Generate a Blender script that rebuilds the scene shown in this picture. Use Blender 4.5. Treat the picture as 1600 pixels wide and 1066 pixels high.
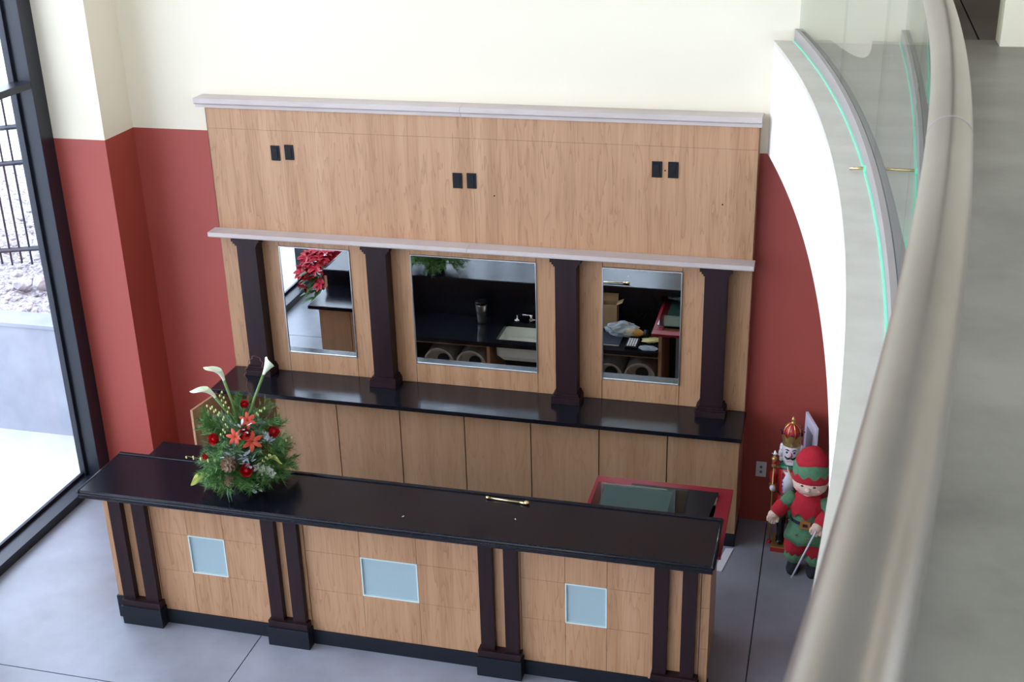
import bpy, bmesh, math, random
from mathutils import Vector, Matrix, noise
random.seed(7)
PI = math.pi
for o in list(bpy.data.objects): bpy.data.objects.remove(o)
S = bpy.context.scene
COL = S.collection

# ------------------------------------------------------------------ camera, world, exposure
def cam_axes(yaw, pit, rol):
    fw = Vector((-math.sin(yaw)*math.cos(pit), math.cos(yaw)*math.cos(pit), -math.sin(pit)))
    r = Vector((math.cos(yaw), math.sin(yaw), 0)); u = r.cross(fw)
    c, s = math.cos(rol), math.sin(rol)
    return c*r + s*u, -s*r + c*u, fw
cd = bpy.data.cameras.new('camera'); cam = bpy.data.objects.new('camera', cd); COL.objects.link(cam)
r_, u_, f_ = cam_axes(0.262730679, 0.409636745, -0.0262901149)
M = Matrix((r_, u_, -f_)).transposed().to_4x4(); M.translation = Vector((3.81717402, -7.30216798, 4.57698688))
cam.matrix_world = M
cd.sensor_width = 36; cd.lens = 1949.02628/1600*36; cd.clip_start = .02; cd.clip_end = 400
cd.dof.use_dof = True; cd.dof.focus_distance = 8.3; cd.dof.aperture_fstop = 17
S.camera = cam
S.view_settings.view_transform = 'Standard'; S.view_settings.look = 'None'
S.view_settings.gamma = 1; S.view_settings.use_curve_mapping = False
S.view_settings.exposure = -0.10
W = bpy.data.worlds.new('sky'); S.world = W; W.use_nodes = True
nt = W.node_tree; nt.nodes.clear()
wo = nt.nodes.new('ShaderNodeOutputWorld'); bg = nt.nodes.new('ShaderNodeBackground')
tc = nt.nodes.new('ShaderNodeTexCoord'); sx = nt.nodes.new('ShaderNodeSeparateXYZ'); rp = nt.nodes.new('ShaderNodeValToRGB')
nt.links.new(tc.outputs['Generated'], sx.inputs[0]); nt.links.new(sx.outputs['Z'], rp.inputs[0])
rp.color_ramp.elements[0].position = 0.0; rp.color_ramp.elements[0].color = (.77, .815, 1, 1)
rp.color_ramp.elements[1].position = 1.0; rp.color_ramp.elements[1].color = (.70, .76, 1, 1)
nt.links.new(rp.outputs[0], bg.inputs[0]); bg.inputs[1].default_value = 7.6
nt.links.new(bg.outputs[0], wo.inputs[0])
def portal(loc, rot, sx_, sy_):
    l = bpy.data.lights.new('window_portal', 'AREA'); l.shape = 'RECTANGLE'; l.size = sx_; l.size_y = sy_
    l.cycles.is_portal = True
    o = bpy.data.objects.new('window_portal', l); o.location = loc; o.rotation_euler = rot; COL.objects.link(o)
portal((-1.42, -7.0, 3.3), (0, -PI/2, 0), 6.6, 13.4)
portal((-.1, -13.62, 3.3), (PI/2, 0, 0), 2.2, 6.6)
portal((9.75, -7.6, 5.0), (0, PI/2, 0), 3.1, 11)
def fill_light(loc, w, h, e, col=(1, .90, .76)):  # unseen area light, added near the ceiling to brighten the interior
    l = bpy.data.lights.new('added_fill', 'AREA'); l.shape = 'RECTANGLE'; l.size = w; l.size_y = h
    l.energy = e; l.color = col
    o = bpy.data.objects.new('added_fill', l); o.location = loc; COL.objects.link(o)
for lx, ly in ((1.2, -3.2), (1.2, -6.4), (1.2, -9.6), (6.6, -3.2), (6.6, -7)):
    fill_light((lx, ly, 6.60), 1.2, 1.2, 9)
fill_light((6.2, 2.8, 6.6), 1.5, 1.5, 30, (1, .95, .9))  # added fill that lifts the dark room behind the balcony

# ------------------------------------------------------------------ helpers
def thing(name, label=None, cat=None, loc=(0, 0, 0), rz=0, group=None, kind=None, rot=None):
    o = bpy.data.objects.new(name, None); COL.objects.link(o); o.location = loc; o.empty_display_size = .05
    o.rotation_euler = rot if rot else (0, 0, rz)
    return tag(o, label, cat, group, kind)
def tag(o, label=None, cat=None, group=None, kind=None):
    if label: o['label'] = label
    if cat: o['category'] = cat
    if group: o['group'] = group
    if kind: o['kind'] = kind
    return o
def wloc(p):
    v = Vector((0, 0, 0))
    while p: v += p.location; p = p.parent
    return v
def obj(name, bm, mat, parent=None, local=False, smooth=False, bevel=0, loc=None):
    """link a bmesh as one object; unless local, its vertices are in world coordinates"""
    if bevel:
        bmesh.ops.bevel(bm, geom=[e for e in bm.edges], offset=bevel, segments=2, affect='EDGES', profile=.7)
    me = bpy.data.meshes.new(name)
    if parent is not None and not local:
        bmesh.ops.translate(bm, verts=bm.verts, vec=-wloc(parent))
    if parent is None and loc is not None:
        bmesh.ops.translate(bm, verts=bm.verts, vec=-Vector(loc))
    bm.to_mesh(me); bm.free()
    if smooth: me.polygons.foreach_set('use_smooth', [True]*len(me.polygons))
    for m in (mat if isinstance(mat, (list, tuple)) else [mat]): me.materials.append(m)
    o = bpy.data.objects.new(name, me); COL.objects.link(o)
    if parent is not None: o.parent = parent
    if parent is None and loc is not None: o.location = loc
    return o
def again(src, parent, loc=(0, 0, 0), rot=(0, 0, 0), sc=1):
    """another object sharing a mesh"""
    o = src.copy(); COL.objects.link(o); o.parent = parent; o.location = loc; o.rotation_euler = rot
    o.scale = (sc,)*3 if not isinstance(sc, tuple) else sc
    return o
def B(): return bmesh.new()
def box(bm, x0, x1, y0, y1, z0, z1, mi=0):
    vs = [bm.verts.new((x, y, z)) for x in (x0, x1) for y in (y0, y1) for z in (z0, z1)]
    for f in ((0, 1, 3, 2), (4, 6, 7, 5), (0, 4, 5, 1), (2, 3, 7, 6), (0, 2, 6, 4), (1, 5, 7, 3)):
        fc = bm.faces.new([vs[i] for i in f]); fc.material_index = mi
    return bm
def bx(*a): return box(B(), *a)
def prism(bm, pts, z0, z1):
    lo = [bm.verts.new((x, y, z0)) for x, y in pts]; hi = [bm.verts.new((x, y, z1)) for x, y in pts]
    n = len(pts)
    bm.faces.new(list(reversed(lo))); bm.faces.new(hi)
    for i in range(n): bm.faces.new((lo[i], lo[(i+1) % n], hi[(i+1) % n], hi[i]))
    return bm
def extr_x(bm, prof, x0, x1):
    """profile in (y,z) swept along x"""
    a = [bm.verts.new((x0, y, z)) for y, z in prof]; b = [bm.verts.new((x1, y, z)) for y, z in prof]
    n = len(prof); bm.faces.new(a); bm.faces.new(list(reversed(b)))
    for i in range(n): bm.faces.new((a[i], b[i], b[(i+1) % n], a[(i+1) % n]))
    bmesh.ops.recalc_face_normals(bm, faces=bm.faces)
    return bm
def loft(bm, rings, seg=16, caps=True, mi=0):
    """rings: (centre, rx, ry[, fn(angle)->factor]) horizontal ellipses, or a full list of points"""
    rows = []
    for rg in rings:
        c, rx, ry = Vector(rg[0]), rg[1], rg[2]; fn = rg[3] if len(rg) > 3 else None
        row = []
        for i in range(seg):
            a = 2*PI*i/seg; k = fn(a) if fn else (1, 0)
            row.append(bm.verts.new((c.x+rx*k[0]*math.cos(a), c.y+ry*k[0]*math.sin(a), c.z+k[1])))
        rows.append(row)
    for a, b in zip(rows, rows[1:]):
        for i in range(seg):
            f = bm.faces.new((a[i], a[(i+1) % seg], b[(i+1) % seg], b[i])); f.material_index = mi
    if caps:
        f = bm.faces.new(list(reversed(rows[0]))); f.material_index = mi
        f = bm.faces.new(rows[-1]); f.material_index = mi
    return bm
def lathe(bm, prof, c=(0, 0, 0), seg=24, caps=True, mi=0):
    return loft(bm, [((c[0], c[1], c[2]+z), max(r, 1e-4), max(r, 1e-4)) for r, z in prof], seg, caps, mi)
def tube(bm, pts, rad, seg=10, caps=True, mi=0, flat=1.0):
    pts = [Vector(p) for p in pts]; n = len(pts)
    if not isinstance(rad, (list, tuple)): rad = [rad]*n
    rows = []; up = None
    for i, p in enumerate(pts):
        t = (pts[min(i+1, n-1)]-pts[max(i-1, 0)]).normalized()
        if up is None: up = Vector((0, 0, 1)) if abs(t.z) < .9 else Vector((1, 0, 0))
        s = t.cross(up).normalized(); up = s.cross(t).normalized()
        rows.append([bm.verts.new(p+(s*math.cos(2*PI*k/seg)+up*math.sin(2*PI*k/seg)*flat)*rad[i]) for k in range(seg)])
    for a, b in zip(rows, rows[1:]):
        for i in range(seg):
            f = bm.faces.new((a[i], a[(i+1) % seg], b[(i+1) % seg], b[i])); f.material_index = mi
    if caps:
        f = bm.faces.new(list(reversed(rows[0]))); f.material_index = mi
        f = bm.faces.new(rows[-1]); f.material_index = mi
    return bm
def ball(bm, c, r, sub=2, mi=0, rot=None):
    if not isinstance(r, (list, tuple)): r = (r, r, r)
    m = Matrix.Translation(c) @ (rot.to_4x4() if rot else Matrix()) @ Matrix.Diagonal((r[0], r[1], r[2], 1))
    res = bmesh.ops.create_icosphere(bm, subdivisions=sub, radius=1, matrix=m)
    for v in res['verts']:
        for f in v.link_faces: f.material_index = mi
    return bm
def rect_tilt(bm, c, ax, ay, n, w, h, t, mi=0):
    """box centred at c with axes ax, ay, n"""
    c, ax, ay, n = Vector(c), Vector(ax).normalized(), Vector(ay).normalized(), Vector(n).normalized()
    vs = [bm.verts.new(c+ax*a*w/2+ay*b*h/2+n*d*t/2) for a in (-1, 1) for b in (-1, 1) for d in (-1, 1)]
    for f in ((0, 1, 3, 2), (4, 6, 7, 5), (0, 4, 5, 1), (2, 3, 7, 6), (0, 2, 6, 4), (1, 5, 7, 3)):
        fc = bm.faces.new([vs[i] for i in f]); fc.material_index = mi
    return bm

# ------------------------------------------------------------------ materials
def mat(name, col, rough=.5, metal=0, spec=.5, **kw):
    m = bpy.data.materials.new(name); m.use_nodes = True
    b = m.node_tree.nodes['Principled BSDF']
    b.inputs['Base Color'].default_value = (*col, 1); b.inputs['Roughness'].default_value = rough
    b.inputs['Metallic'].default_value = metal; b.inputs['Specular IOR Level'].default_value = spec
    for k, v in kw.items(): b.inputs[k.replace('_', ' ')].default_value = v
    return m
def nodes(m):
    t = m.node_tree; return t, t.nodes['Principled BSDF'], t.links
def N(t, ty, **kw):
    n = t.nodes.new('ShaderNode'+ty)
    for k, v in kw.items():
        if k.startswith('i_'):
            key = k[2:]; key = int(key) if key.isdigit() else key.replace('_', ' ')
            n.inputs[key].default_value = v
        else: setattr(n, k, v)
    return n
def mottle(name, c1, c2, scale=3, rough=.5, detail=4, bump=0, bscale=60, lo=.35, hi=.65, metal=0, spec=.5, stretch=(1, 1, 1), geo=True, rvar=0):
    m = mat(name, c1, rough, metal, spec); t, b, L = nodes(m)
    g = N(t, 'NewGeometry') if geo else N(t, 'TexCoord')
    mp = N(t, 'Mapping'); mp.inputs['Scale'].default_value = stretch
    L.new(g.outputs['Position' if geo else 'Object'], mp.inputs[0])
    n = N(t, 'TexNoise', i_Scale=scale, i_Detail=detail, i_Roughness=.6); L.new(mp.outputs[0], n.inputs['Vector'])
    r = N(t, 'ValToRGB'); e = r.color_ramp.elements
    e[0].position = lo; e[0].color = (*c1, 1); e[1].position = hi; e[1].color = (*c2, 1)
    L.new(n.outputs['Fac'], r.inputs[0]); L.new(r.outputs[0], b.inputs['Base Color'])
    if rvar:
        mr = N(t, 'MapRange', i_3=rough-rvar, i_4=rough+rvar); L.new(n.outputs['Fac'], mr.inputs[0]); L.new(mr.outputs[0], b.inputs['Roughness'])
    if bump:
        n2 = N(t, 'TexNoise', i_Scale=bscale, i_Detail=3); L.new(mp.outputs[0], n2.inputs['Vector'])
        bp = N(t, 'Bump', i_Strength=bump, i_Distance=.01); L.new(n2.outputs['Fac'], bp.inputs['Height']); L.new(bp.outputs[0], b.inputs['Normal'])
    return m
def veneer(name, base, dark, pale, strip=.085, rough=.38, flame=.45):
    """cherry/maple veneer: vertical leaves of slightly different tone, fine vertical grain, faint cathedral figure"""
    m = mat(name, base, rough); t, b, L = nodes(m)
    g = N(t, 'NewGeometry'); s = N(t, 'SeparateXYZ'); L.new(g.outputs['Position'], s.inputs[0])
    add = N(t, 'Math', operation='ADD'); L.new(s.outputs['X'], add.inputs[0]); L.new(s.outputs['Y'], add.inputs[1])
    dv = N(t, 'Math', operation='DIVIDE'); dv.inputs[1].default_value = strip; L.new(add.outputs[0], dv.inputs[0])
    fl = N(t, 'Math', operation='FLOOR'); L.new(dv.outputs[0], fl.inputs[0])
    wn = N(t, 'TexWhiteNoise', noise_dimensions='1D'); L.new(fl.outputs[0], wn.inputs['W'])
    # figure: distance from the leaf centre bent by height
    fr = N(t, 'Math', operation='PINGPONG'); fr.inputs[1].default_value = 1.0; L.new(dv.outputs[0], fr.inputs[0])
    cb = N(t, 'CombineXYZ'); L.new(fr.outputs[0], cb.inputs[0])
    sc = N(t, 'Math', operation='MULTIPLY'); sc.inputs[1].default_value = .9; L.new(s.outputs['Z'], sc.inputs[0]); L.new(sc.outputs[0], cb.inputs[2])
    ml = N(t, 'Math', operation='MULTIPLY'); ml.inputs[1].default_value = .13; L.new(fl.outputs[0], ml.inputs[0]); L.new(ml.outputs[0], cb.inputs[1])
    nz = N(t, 'TexNoise', i_Scale=1.6, i_Detail=2, i_Distortion=.4); L.new(cb.outputs[0], nz.inputs['Vector'])
    mu = N(t, 'Math', operation='MULTIPLY'); mu.inputs[1].default_value = 7; L.new(nz.outputs['Fac'], mu.inputs[0])
    sn = N(t, 'Math', operation='FRACT'); L.new(mu.outputs[0], sn.inputs[0])
    pw = N(t, 'Math', operation='POWER'); pw.inputs[1].default_value = 5; L.new(sn.outputs[0], pw.inputs[0])
    # fine grain
    mp = N(t, 'Mapping'); mp.inputs['Scale'].default_value = (150, 150, 3); L.new(g.outputs['Position'], mp.inputs[0])
    n2 = N(t, 'TexNoise', i_Scale=1, i_Detail=3); L.new(mp.outputs[0], n2.inputs['Vector'])
    mp3 = N(t, 'Mapping'); mp3.inputs['Scale'].default_value = (14, 14, .7); L.new(g.outputs['Position'], mp3.inputs[0])
    n3 = N(t, 'TexNoise', i_Scale=1, i_Detail=2); L.new(mp3.outputs[0], n3.inputs['Vector'])
    r = N(t, 'ValToRGB'); e = r.color_ramp.elements
    e[0].position = .2; e[0].color = (*dark, 1); e[1].position = .8; e[1].color = (*pale, 1)
    em = r.color_ramp.elements.new(.5); em.color = (*base, 1)
    a1 = N(t, 'Math', operation='MULTIPLY_ADD'); a1.inputs[1].default_value = .16; L.new(wn.outputs['Value'], a1.inputs[0])
    a2 = N(t, 'Math', operation='MULTIPLY_ADD'); a2.inputs[1].default_value = .35; L.new(n2.outputs['Fac'], a2.inputs[0])
    a3 = N(t, 'Math', operation='MULTIPLY_ADD'); a3.inputs[1].default_value = .5; L.new(n3.outputs['Fac'], a3.inputs[0])
    a1.inputs[2].default_value = 0; L.new(a1.outputs[0], a2.inputs[2]); L.new(a2.outputs[0], a3.inputs[2])
    L.new(a3.outputs[0], r.inputs[0])
    mx = N(t, 'Mix', data_type='RGBA', blend_type='MULTIPLY'); mx.inputs[7].default_value = (.50, .36, .27, 1)
    fm = N(t, 'Math', operation='MULTIPLY'); fm.inputs[1].default_value = flame; L.new(pw.outputs[0], fm.inputs[0])
    L.new(fm.outputs[0], mx.inputs[0]); L.new(r.outputs[0], mx.inputs[6]); L.new(mx.outputs[2], b.inputs['Base Color'])
    return m
CREAMC = (.80, .722, .555)
M_cream = mottle('cream_paint', CREAMC, (.81, .745, .565), 2, .6, bump=.03, bscale=300)
M_white = mottle('fascia_paint', (.88, .87, .80), (.90, .89, .83), 2, .6, bump=.03, bscale=300)
M_ceil = mat('ceiling_paint', (.66, .65, .62), .8)
# back wall: painted brick red below z = 2.604, cream above
def two_tone(zr=2.604):
    m = mat('two_tone_paint', CREAMC, .55); t, b, L = nodes(m)
    g = N(t, 'NewGeometry'); s = N(t, 'SeparateXYZ'); L.new(g.outputs['Position'], s.inputs[0])
    gt = N(t, 'Math', operation='GREATER_THAN'); gt.inputs[1].default_value = zr; L.new(s.outputs['Z'], gt.inputs[0])
    n = N(t, 'TexNoise', i_Scale=1.5, i_Detail=3); L.new(g.outputs['Position'], n.inputs['Vector'])
    rr = N(t, 'Mix', data_type='RGBA'); rr.inputs[6].default_value = (.34, .054, .036, 1); rr.inputs[7].default_value = (.38, .062, .042, 1)
    L.new(n.outputs['Fac'], rr.inputs[0])
    mx = N(t, 'Mix', data_type='RGBA'); L.new(gt.outputs[0], mx.inputs[0]); L.new(rr.outputs[2], mx.inputs[6]); mx.inputs[7].default_value = (*CREAMC, 1)
    L.new(mx.outputs[2], b.inputs['Base Color'])
    n2 = N(t, 'TexNoise', i_Scale=350, i_Detail=2); L.new(g.outputs['Position'], n2.inputs['Vector'])
    bp = N(t, 'Bump', i_Strength=.06, i_Distance=.01); L.new(n2.outputs['Fac'], bp.inputs['Height']); L.new(bp.outputs[0], b.inputs['Normal'])
    return m
M_wall = two_tone()
M_floor = mottle('polished_concrete', (.20, .202, .215), (.335, .35, .40), 1.3, .33, detail=8, bump=.05, bscale=25, lo=.3, hi=.7, rvar=.08)
M_upfloor = mottle('upper_concrete', (.14, .128, .105), (.27, .25, .205), 1.9, .42, detail=10, bump=.06, bscale=25, lo=.33, hi=.66, rvar=.12)
M_joint = mat('joint_filler', (.04, .038, .036), .9)
M_ledge = mottle('ledge_stone', (.60, .565, .48), (.68, .645, .56), 6, .5, bump=.03)
M_frame = mat('window_frame_metal', (.010, .012, .020), .36, 0, .5)
M_wood = veneer('cherry_veneer', (.47, .255, .130), (.33, .165, .075), (.56, .335, .19))
M_wood2 = veneer('cabinet_veneer', (.42, .235, .12), (.33, .17, .08), (.50, .30, .165), strip=.15, flame=.25)
M_dark = mottle('dark_mahogany', (.014, .0055, .007), (.024, .009, .011), 12, .42, spec=.28, stretch=(1, 1, .1))
M_limestone = mottle('pale_maple_board', (.50, .42, .385), (.58, .50, .46), 5, .45, stretch=(.3, 1, 1))
def granite():
    m = mottle('black_granite', (.005, .005, .008), (.012, .012, .017), 180, .13, lo=.4, hi=.75, spec=.22)
    t, b, L = nodes(m)
    g = N(t, 'NewGeometry'); v = N(t, 'TexNoise', i_Scale=4, i_Detail=5); L.new(g.outputs['Position'], v.inputs['Vector'])
    mr = N(t, 'MapRange', i_3=.09, i_4=.24); L.new(v.outputs['Fac'], mr.inputs[0]); L.new(mr.outputs[0], b.inputs['Roughness'])
    return m
M_granite = granite()
M_granite2 = granite(); M_granite2.name = 'polished_granite'; nodes(M_granite2)[1].inputs['Specular IOR Level'].default_value = .5
M_plinth = mat('black_plinth', (.007, .010, .016), .45, 0, .3)
M_mirror = mat('mirror_silver', (.80, .86, .85), .0, 1)
M_alu = mat('brushed_aluminium', (.72, .73, .74), .3, 1)
M_chrome = mat('chrome', (.8, .8, .82), .08, 1)
M_frost = mat('frosted_glass', (.34, .44, .46), .3, 0, .5)
M_frostedge = mat('frosted_edge', (.60, .72, .68), .3)
M_blackpl = mat('black_plastic', (.004, .005, .007), .4, 0, .25)
M_blackrub = mat('black_rubber', (.012, .012, .013), .7)
def glassmat(name, tint, fac=.08, rough=0, alpha_min=.0):
    m = bpy.data.materials.new(name); m.use_nodes = True; t = m.node_tree; t.nodes.clear()
    o = t.nodes.new('ShaderNodeOutputMaterial'); tr = t.nodes.new('ShaderNodeBsdfTransparent'); gl = t.nodes.new('ShaderNodeBsdfGlossy')
    fr = t.nodes.new('ShaderNodeMath'); fr.operation = 'MULTIPLY_ADD'; fr.inputs[1].default_value = .90; fr.inputs[2].default_value = .04
    lw = t.nodes.new('ShaderNodeLayerWeight'); lw.inputs[0].default_value = .5; pw = t.nodes.new('ShaderNodeMath'); pw.operation = 'POWER'; pw.inputs[1].default_value = 5
    t.links.new(lw.outputs['Facing'], pw.inputs[0]); t.links.new(pw.outputs[0], fr.inputs[0]); mx = t.nodes.new('ShaderNodeMixShader')
    tr.inputs[0].default_value = (*tint, 1); gl.inputs['Roughness'].default_value = rough
    t.links.new(fr.outputs[0], mx.inputs[0]); t.links.new(tr.outputs[0], mx.inputs[1]); t.links.new(gl.outputs[0], mx.inputs[2])
    t.links.new(mx.outputs[0], o.inputs[0]); return m
M_pane = glassmat('window_glass', (.93, .96, .96))
M_guard = glassmat('guard_glass', (.88, .91, .87))
M_sheet = glassmat('loose_glass', (.58, .66, .63))
M_steel = mottle('satin_steel', (.52, .50, .47), (.60, .58, .55), 2, .3, metal=1)
M_rail = mottle('rail_steel', (.32, .29, .25), (.38, .35, .31), 2, .33, metal=1)
M_channel = mat('channel_metal', (.40, .36, .35), .45, .3)
M_gasket = mat('gasket_grey', (.10, .125, .16), .3)
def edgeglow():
    m = mat('glass_edge_glow', (.25, .85, .6), .2); t, b, L = nodes(m)
    b.inputs['Emission Color'].default_value = (.25, 1, .62, 1); b.inputs['Emission Strength'].default_value = .16  # faint emission imitates light carried through the glass edge
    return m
M_edge_glow = edgeglow()

# ------------------------------------------------------------------ the setting
FL = .07          # lower floor level
YW = .10          # face of the back wall
UZ = 3.262        # upper floor level
CX, CY, RR = -15.7796, -4.08595, 19.6636      # the balcony edge is an arc
def arc(r, y):
    return CX + math.sqrt((RR+r)**2-(y-CY)**2), y
def struct(name, bm, m, parent=None, **k):
    o = obj(name, bm, m, parent, **k)
    if parent is None: o['kind'] = 'structure'
    return o
fl = struct('floor', bx(-1.25, 9.6, -13.6, .3, FL-.2, FL-.012), M_joint)
xj = [-1.20, .757, 3.572, 6.39, 9.6]; yj = [-13.6, -10.82, -8.01, -5.2, -2.392, .3]
for i in range(4):
    for j in range(5):
        g = .0035
        obj('concrete_panel', bx(xj[i]+g, xj[i+1]-g, yj[j]+g, yj[j+1]-g, FL-.05, FL), M_floor, fl)
struct('ceiling', bx(-1.4, 9.8, -13.8, 5.3, 6.8, 7.0), M_ceil)
struct('wall_back', bx(-.80, 4.30, YW, YW+.2, FL-.1, 6.8), M_wall)
wb = struct('wall_back_right', bx(4.30, 9.6, YW, YW+.2, FL-.1, UZ-.3), M_wall)
struct('wall_left', bx(-1.40, -.787, -.257, .3, FL-.1, 6.8), M_wall)
struct('wall_pier', bx(4.655, 9.6, YW, YW+.24, UZ-.3, 6.8), M_cream)
struct('wall_right', box(box(box(B(), 9.6, 9.8, -13.8, 5.3, 0, 3.4), 9.6, 9.8, -13.8, 5.3, 6.5, 6.8), 9.6, 9.8, -2.1, 5.3, 3.4, 6.5), M_cream)
struct('wall_front', bx(1.0, 9.6, -13.8, -13.6, 0, 6.8), M_cream)
struct('wall_upper_room', bx(1.5, 9.6, 5.1, 5.3, 3, 6.8), M_cream)
struct('wall_upper_room_left', bx(3.0, 3.1, .3, 5.1, 3, 6.8), M_cream)
M_upfloor2 = mottle('worn_dark_concrete', (.10, .098, .10), (.16, .155, .158), 1.6, .45, detail=8, bump=.05)
uf2 = struct('floor_upper_room', bx(3.05, 9.6, .3, 5.1, UZ-.3, UZ-.03), M_joint)
for (a, b_) in ((3.11, 4.56), (4.57, 7.0), (7.01, 9.6)):
    obj('concrete_panel', bx(a, b_, .3, 5.1, UZ-.06, UZ-.004), M_upfloor2, uf2)
# balcony slab: red-free concrete with painted fascia
ys = [YW-.001-i*(12.5/120) for i in range(121)]
def arc_strip(name, r0, r1, z0, z1, m, parent=None, y_to=-12.4, smooth=True):
    bm = B(); rows = []
    for y in ys:
        if y < y_to: break
        a = arc(r0, y); b = arc(r1, y)
        rows.append([bm.verts.new((a[0], a[1], z0)), bm.verts.new((b[0], b[1], z0)), bm.verts.new((b[0], b[1], z1)), bm.verts.new((a[0], a[1], z1))])
    for p, q in zip(rows, rows[1:]):
        for k in range(4): bm.faces.new((p[k], p[(k+1) % 4], q[(k+1) % 4], q[k]))
    bm.faces.new(list(reversed(rows[0]))); bm.faces.new(rows[-1])
    bmesh.ops.recalc_face_normals(bm, faces=bm.faces)
    return struct(name, bm, m, parent) if parent is None else obj(name, bm, m, parent)
sl = B(); pts = [arc(.13, y) for y in ys] + [(9.6, ys[-1]), (9.6, YW)]
prism(sl, pts, 2.72, UZ); slab = struct('balcony_floor', sl, M_upfloor)
u2 = B(); pts = [arc(.01, y) for y in ys] + [(9.6, ys[-1]), (9.6, YW)]
prism(u2, pts, 2.604, 2.70); obj('soffit', u2, M_ceil, slab)
obj('threshold', bx(4.30, 4.66, YW+.0, .30, UZ-.06, UZ-.001), M_upfloor, slab)
arc_strip('fascia', 0, .125, 2.604, 3.245, M_white, slab)
arc_strip('edge_ledge', -.002, .13, 3.245, 3.27, M_ledge, slab)

# window wall on the left
XW = -1.165
def window_wall(name, ybays, label=None):
    w = thing(name, kind='structure', loc=(XW, -7, FL))
    d = .125
    z_tr = 2.96; ztop = 6.8
    f = lambda nm, *a: obj(nm, bx(*a), M_frame, w, bevel=.004)
    for k in range(len(ybays)-1):
        y1, y0 = ybays[k]-(.137 if k == 0 else .047), ybays[k+1]+.047
        f('sill', XW-d, XW, y0+.0, y1-.0, FL-.05, FL+.065)
        f('transom', XW-d, XW, y0, y1, z_tr, z_tr+.045)
        f('head', XW-d, XW, y0, y1, ztop-.1, ztop)
        f('transom', XW-d, XW, y0, y1, 4.9, 4.945)
        f('glazing_bead', XW-d-.02, XW-d+.004, y0+.005, y1-.028, FL+.05, FL+.09)
        for za, zb in ((FL+.06, z_tr), (z_tr+.045, 4.9), (4.945, ztop-.1)):
            obj('glass_pane', bx(XW-d-.010, XW-d-.004, y0-.02, y1+.02, za, zb), M_pane, w)
    for k, y in enumerate(ybays):
        if k == 0: f('jamb', XW-d-.02, XW, y-.135, y, FL-.05, ztop); f('glazing_bead', XW-d-.025, XW-d+.02, y-.16, y-.13, FL, ztop)
        else: f('mullion', XW-d-.02, XW, y-.045, y+.045, FL-.05, ztop)
    return w
window_wall('window_1', [-.258, -1.80, -3.55, -5.3, -7.05, -8.8, -10.55, -12.3, -13.6])
# front wall behind the camera: glazed too
w2 = thing('window_2', kind='structure', loc=(4, -13.6, FL))
obj('sill', bx(-1.2, 1.0, -13.72, -13.6, FL-.05, FL+.07), M_frame, w2)
obj('head', bx(-1.2, 1.0, -13.72, -13.6, 6.7, 6.8), M_frame, w2)
for i in range(3):
    x = -1.2+i*1.1
    obj('mullion', bx(x-.04, x+.04, -13.74, -13.6, FL, 6.75), M_frame, w2)
    if i < 2: obj('glass_pane', bx(x+.03, x+1.07, -13.68, -13.674, FL+.05, 6.72), M_pane, w2)
w3 = thing('window_3', kind='structure', loc=(9.6, -6, 4))
for i in range(5):
    y = -12+i*2.2
    obj('glass_pane', bx(9.64, 9.646, y+.03, y+2.17, 3.4, 6.5), M_pane, w3)
    obj('mullion', bx(9.55, 9.6, y-.03, y+.03, 3.35, 6.55), M_frame, w3)
# glow material for the added ceiling fill, left unassigned
M_fill = mat('fill_glow', (.9, .9, .88), .5); nodes(M_fill)[1].inputs['Emission Color'].default_value = (1, .95, .88, 1); nodes(M_fill)[1].inputs['Emission Strength'].default_value = 3

# ------------------------------------------------------------------ outside
M_pave = mottle('pavement', (.50, .52, .50), (.56, .575, .55), 3, .8, bump=.1)
M_conc = mottle('retaining_concrete', (.24, .26, .30), (.30, .32, .36), 2.5, .8, detail=6, bump=.1)
M_gravel = mottle('gravel', (.15, .135, .14), (.50, .47, .48), 38, .9, detail=6, bump=.6, bscale=60, lo=.38, hi=.62)
M_rock = mottle('pale_rock', (.26, .24, .24), (.58, .55, .55), 9, .9, detail=6, bump=.4, bscale=40)
M_fence = mat('fence_iron', (.018, .022, .032), .5)
g = B(); box(g, -26, -1.31, -22, .30, -.3, FL-.03); struct('ground_pavement', g, M_pave)
rw = struct('retaining_wall', bx(-26, -1.41, .28, .48, -.3, .955), M_conc)
obj('coping', bx(-26, -1.41, .265, .50, .955, .985), M_conc, rw, bevel=.004)
gt = B(); rows = []
for j in range(90):
    y = .47 + (j/89)**1.3*3.8
    row = []
    for i in range(110):
        x = -1.41 - (i/109)**1.5*28
        k = min(1, (j)/6)
        z = .93 + .03*(y-.47) + k*(.06*noise.noise((x*1.3, y*1.3, 0)) + .05*noise.noise((x*5, y*5, 3)) + .02*noise.noise((x*17, y*17, 5)))
        row.append(gt.verts.new((x, y, z)))
    rows.append(row)
for a, b in zip(rows, rows[1:]):
    for i in range(109): gt.faces.new((a[i], b[i], b[i+1], a[i+1]))
bmesh.ops.recalc_face_normals(gt, faces=gt.faces)
struct('ground_road', bx(-40, -1.41, 4.2, 60, .6, 1.06), mottle('pale_road', (.62, .61, .60), (.70, .69, .68), 2, .9))
gr = obj('gravel_bank', gt, M_gravel); gr['kind'] = 'structure'
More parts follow.
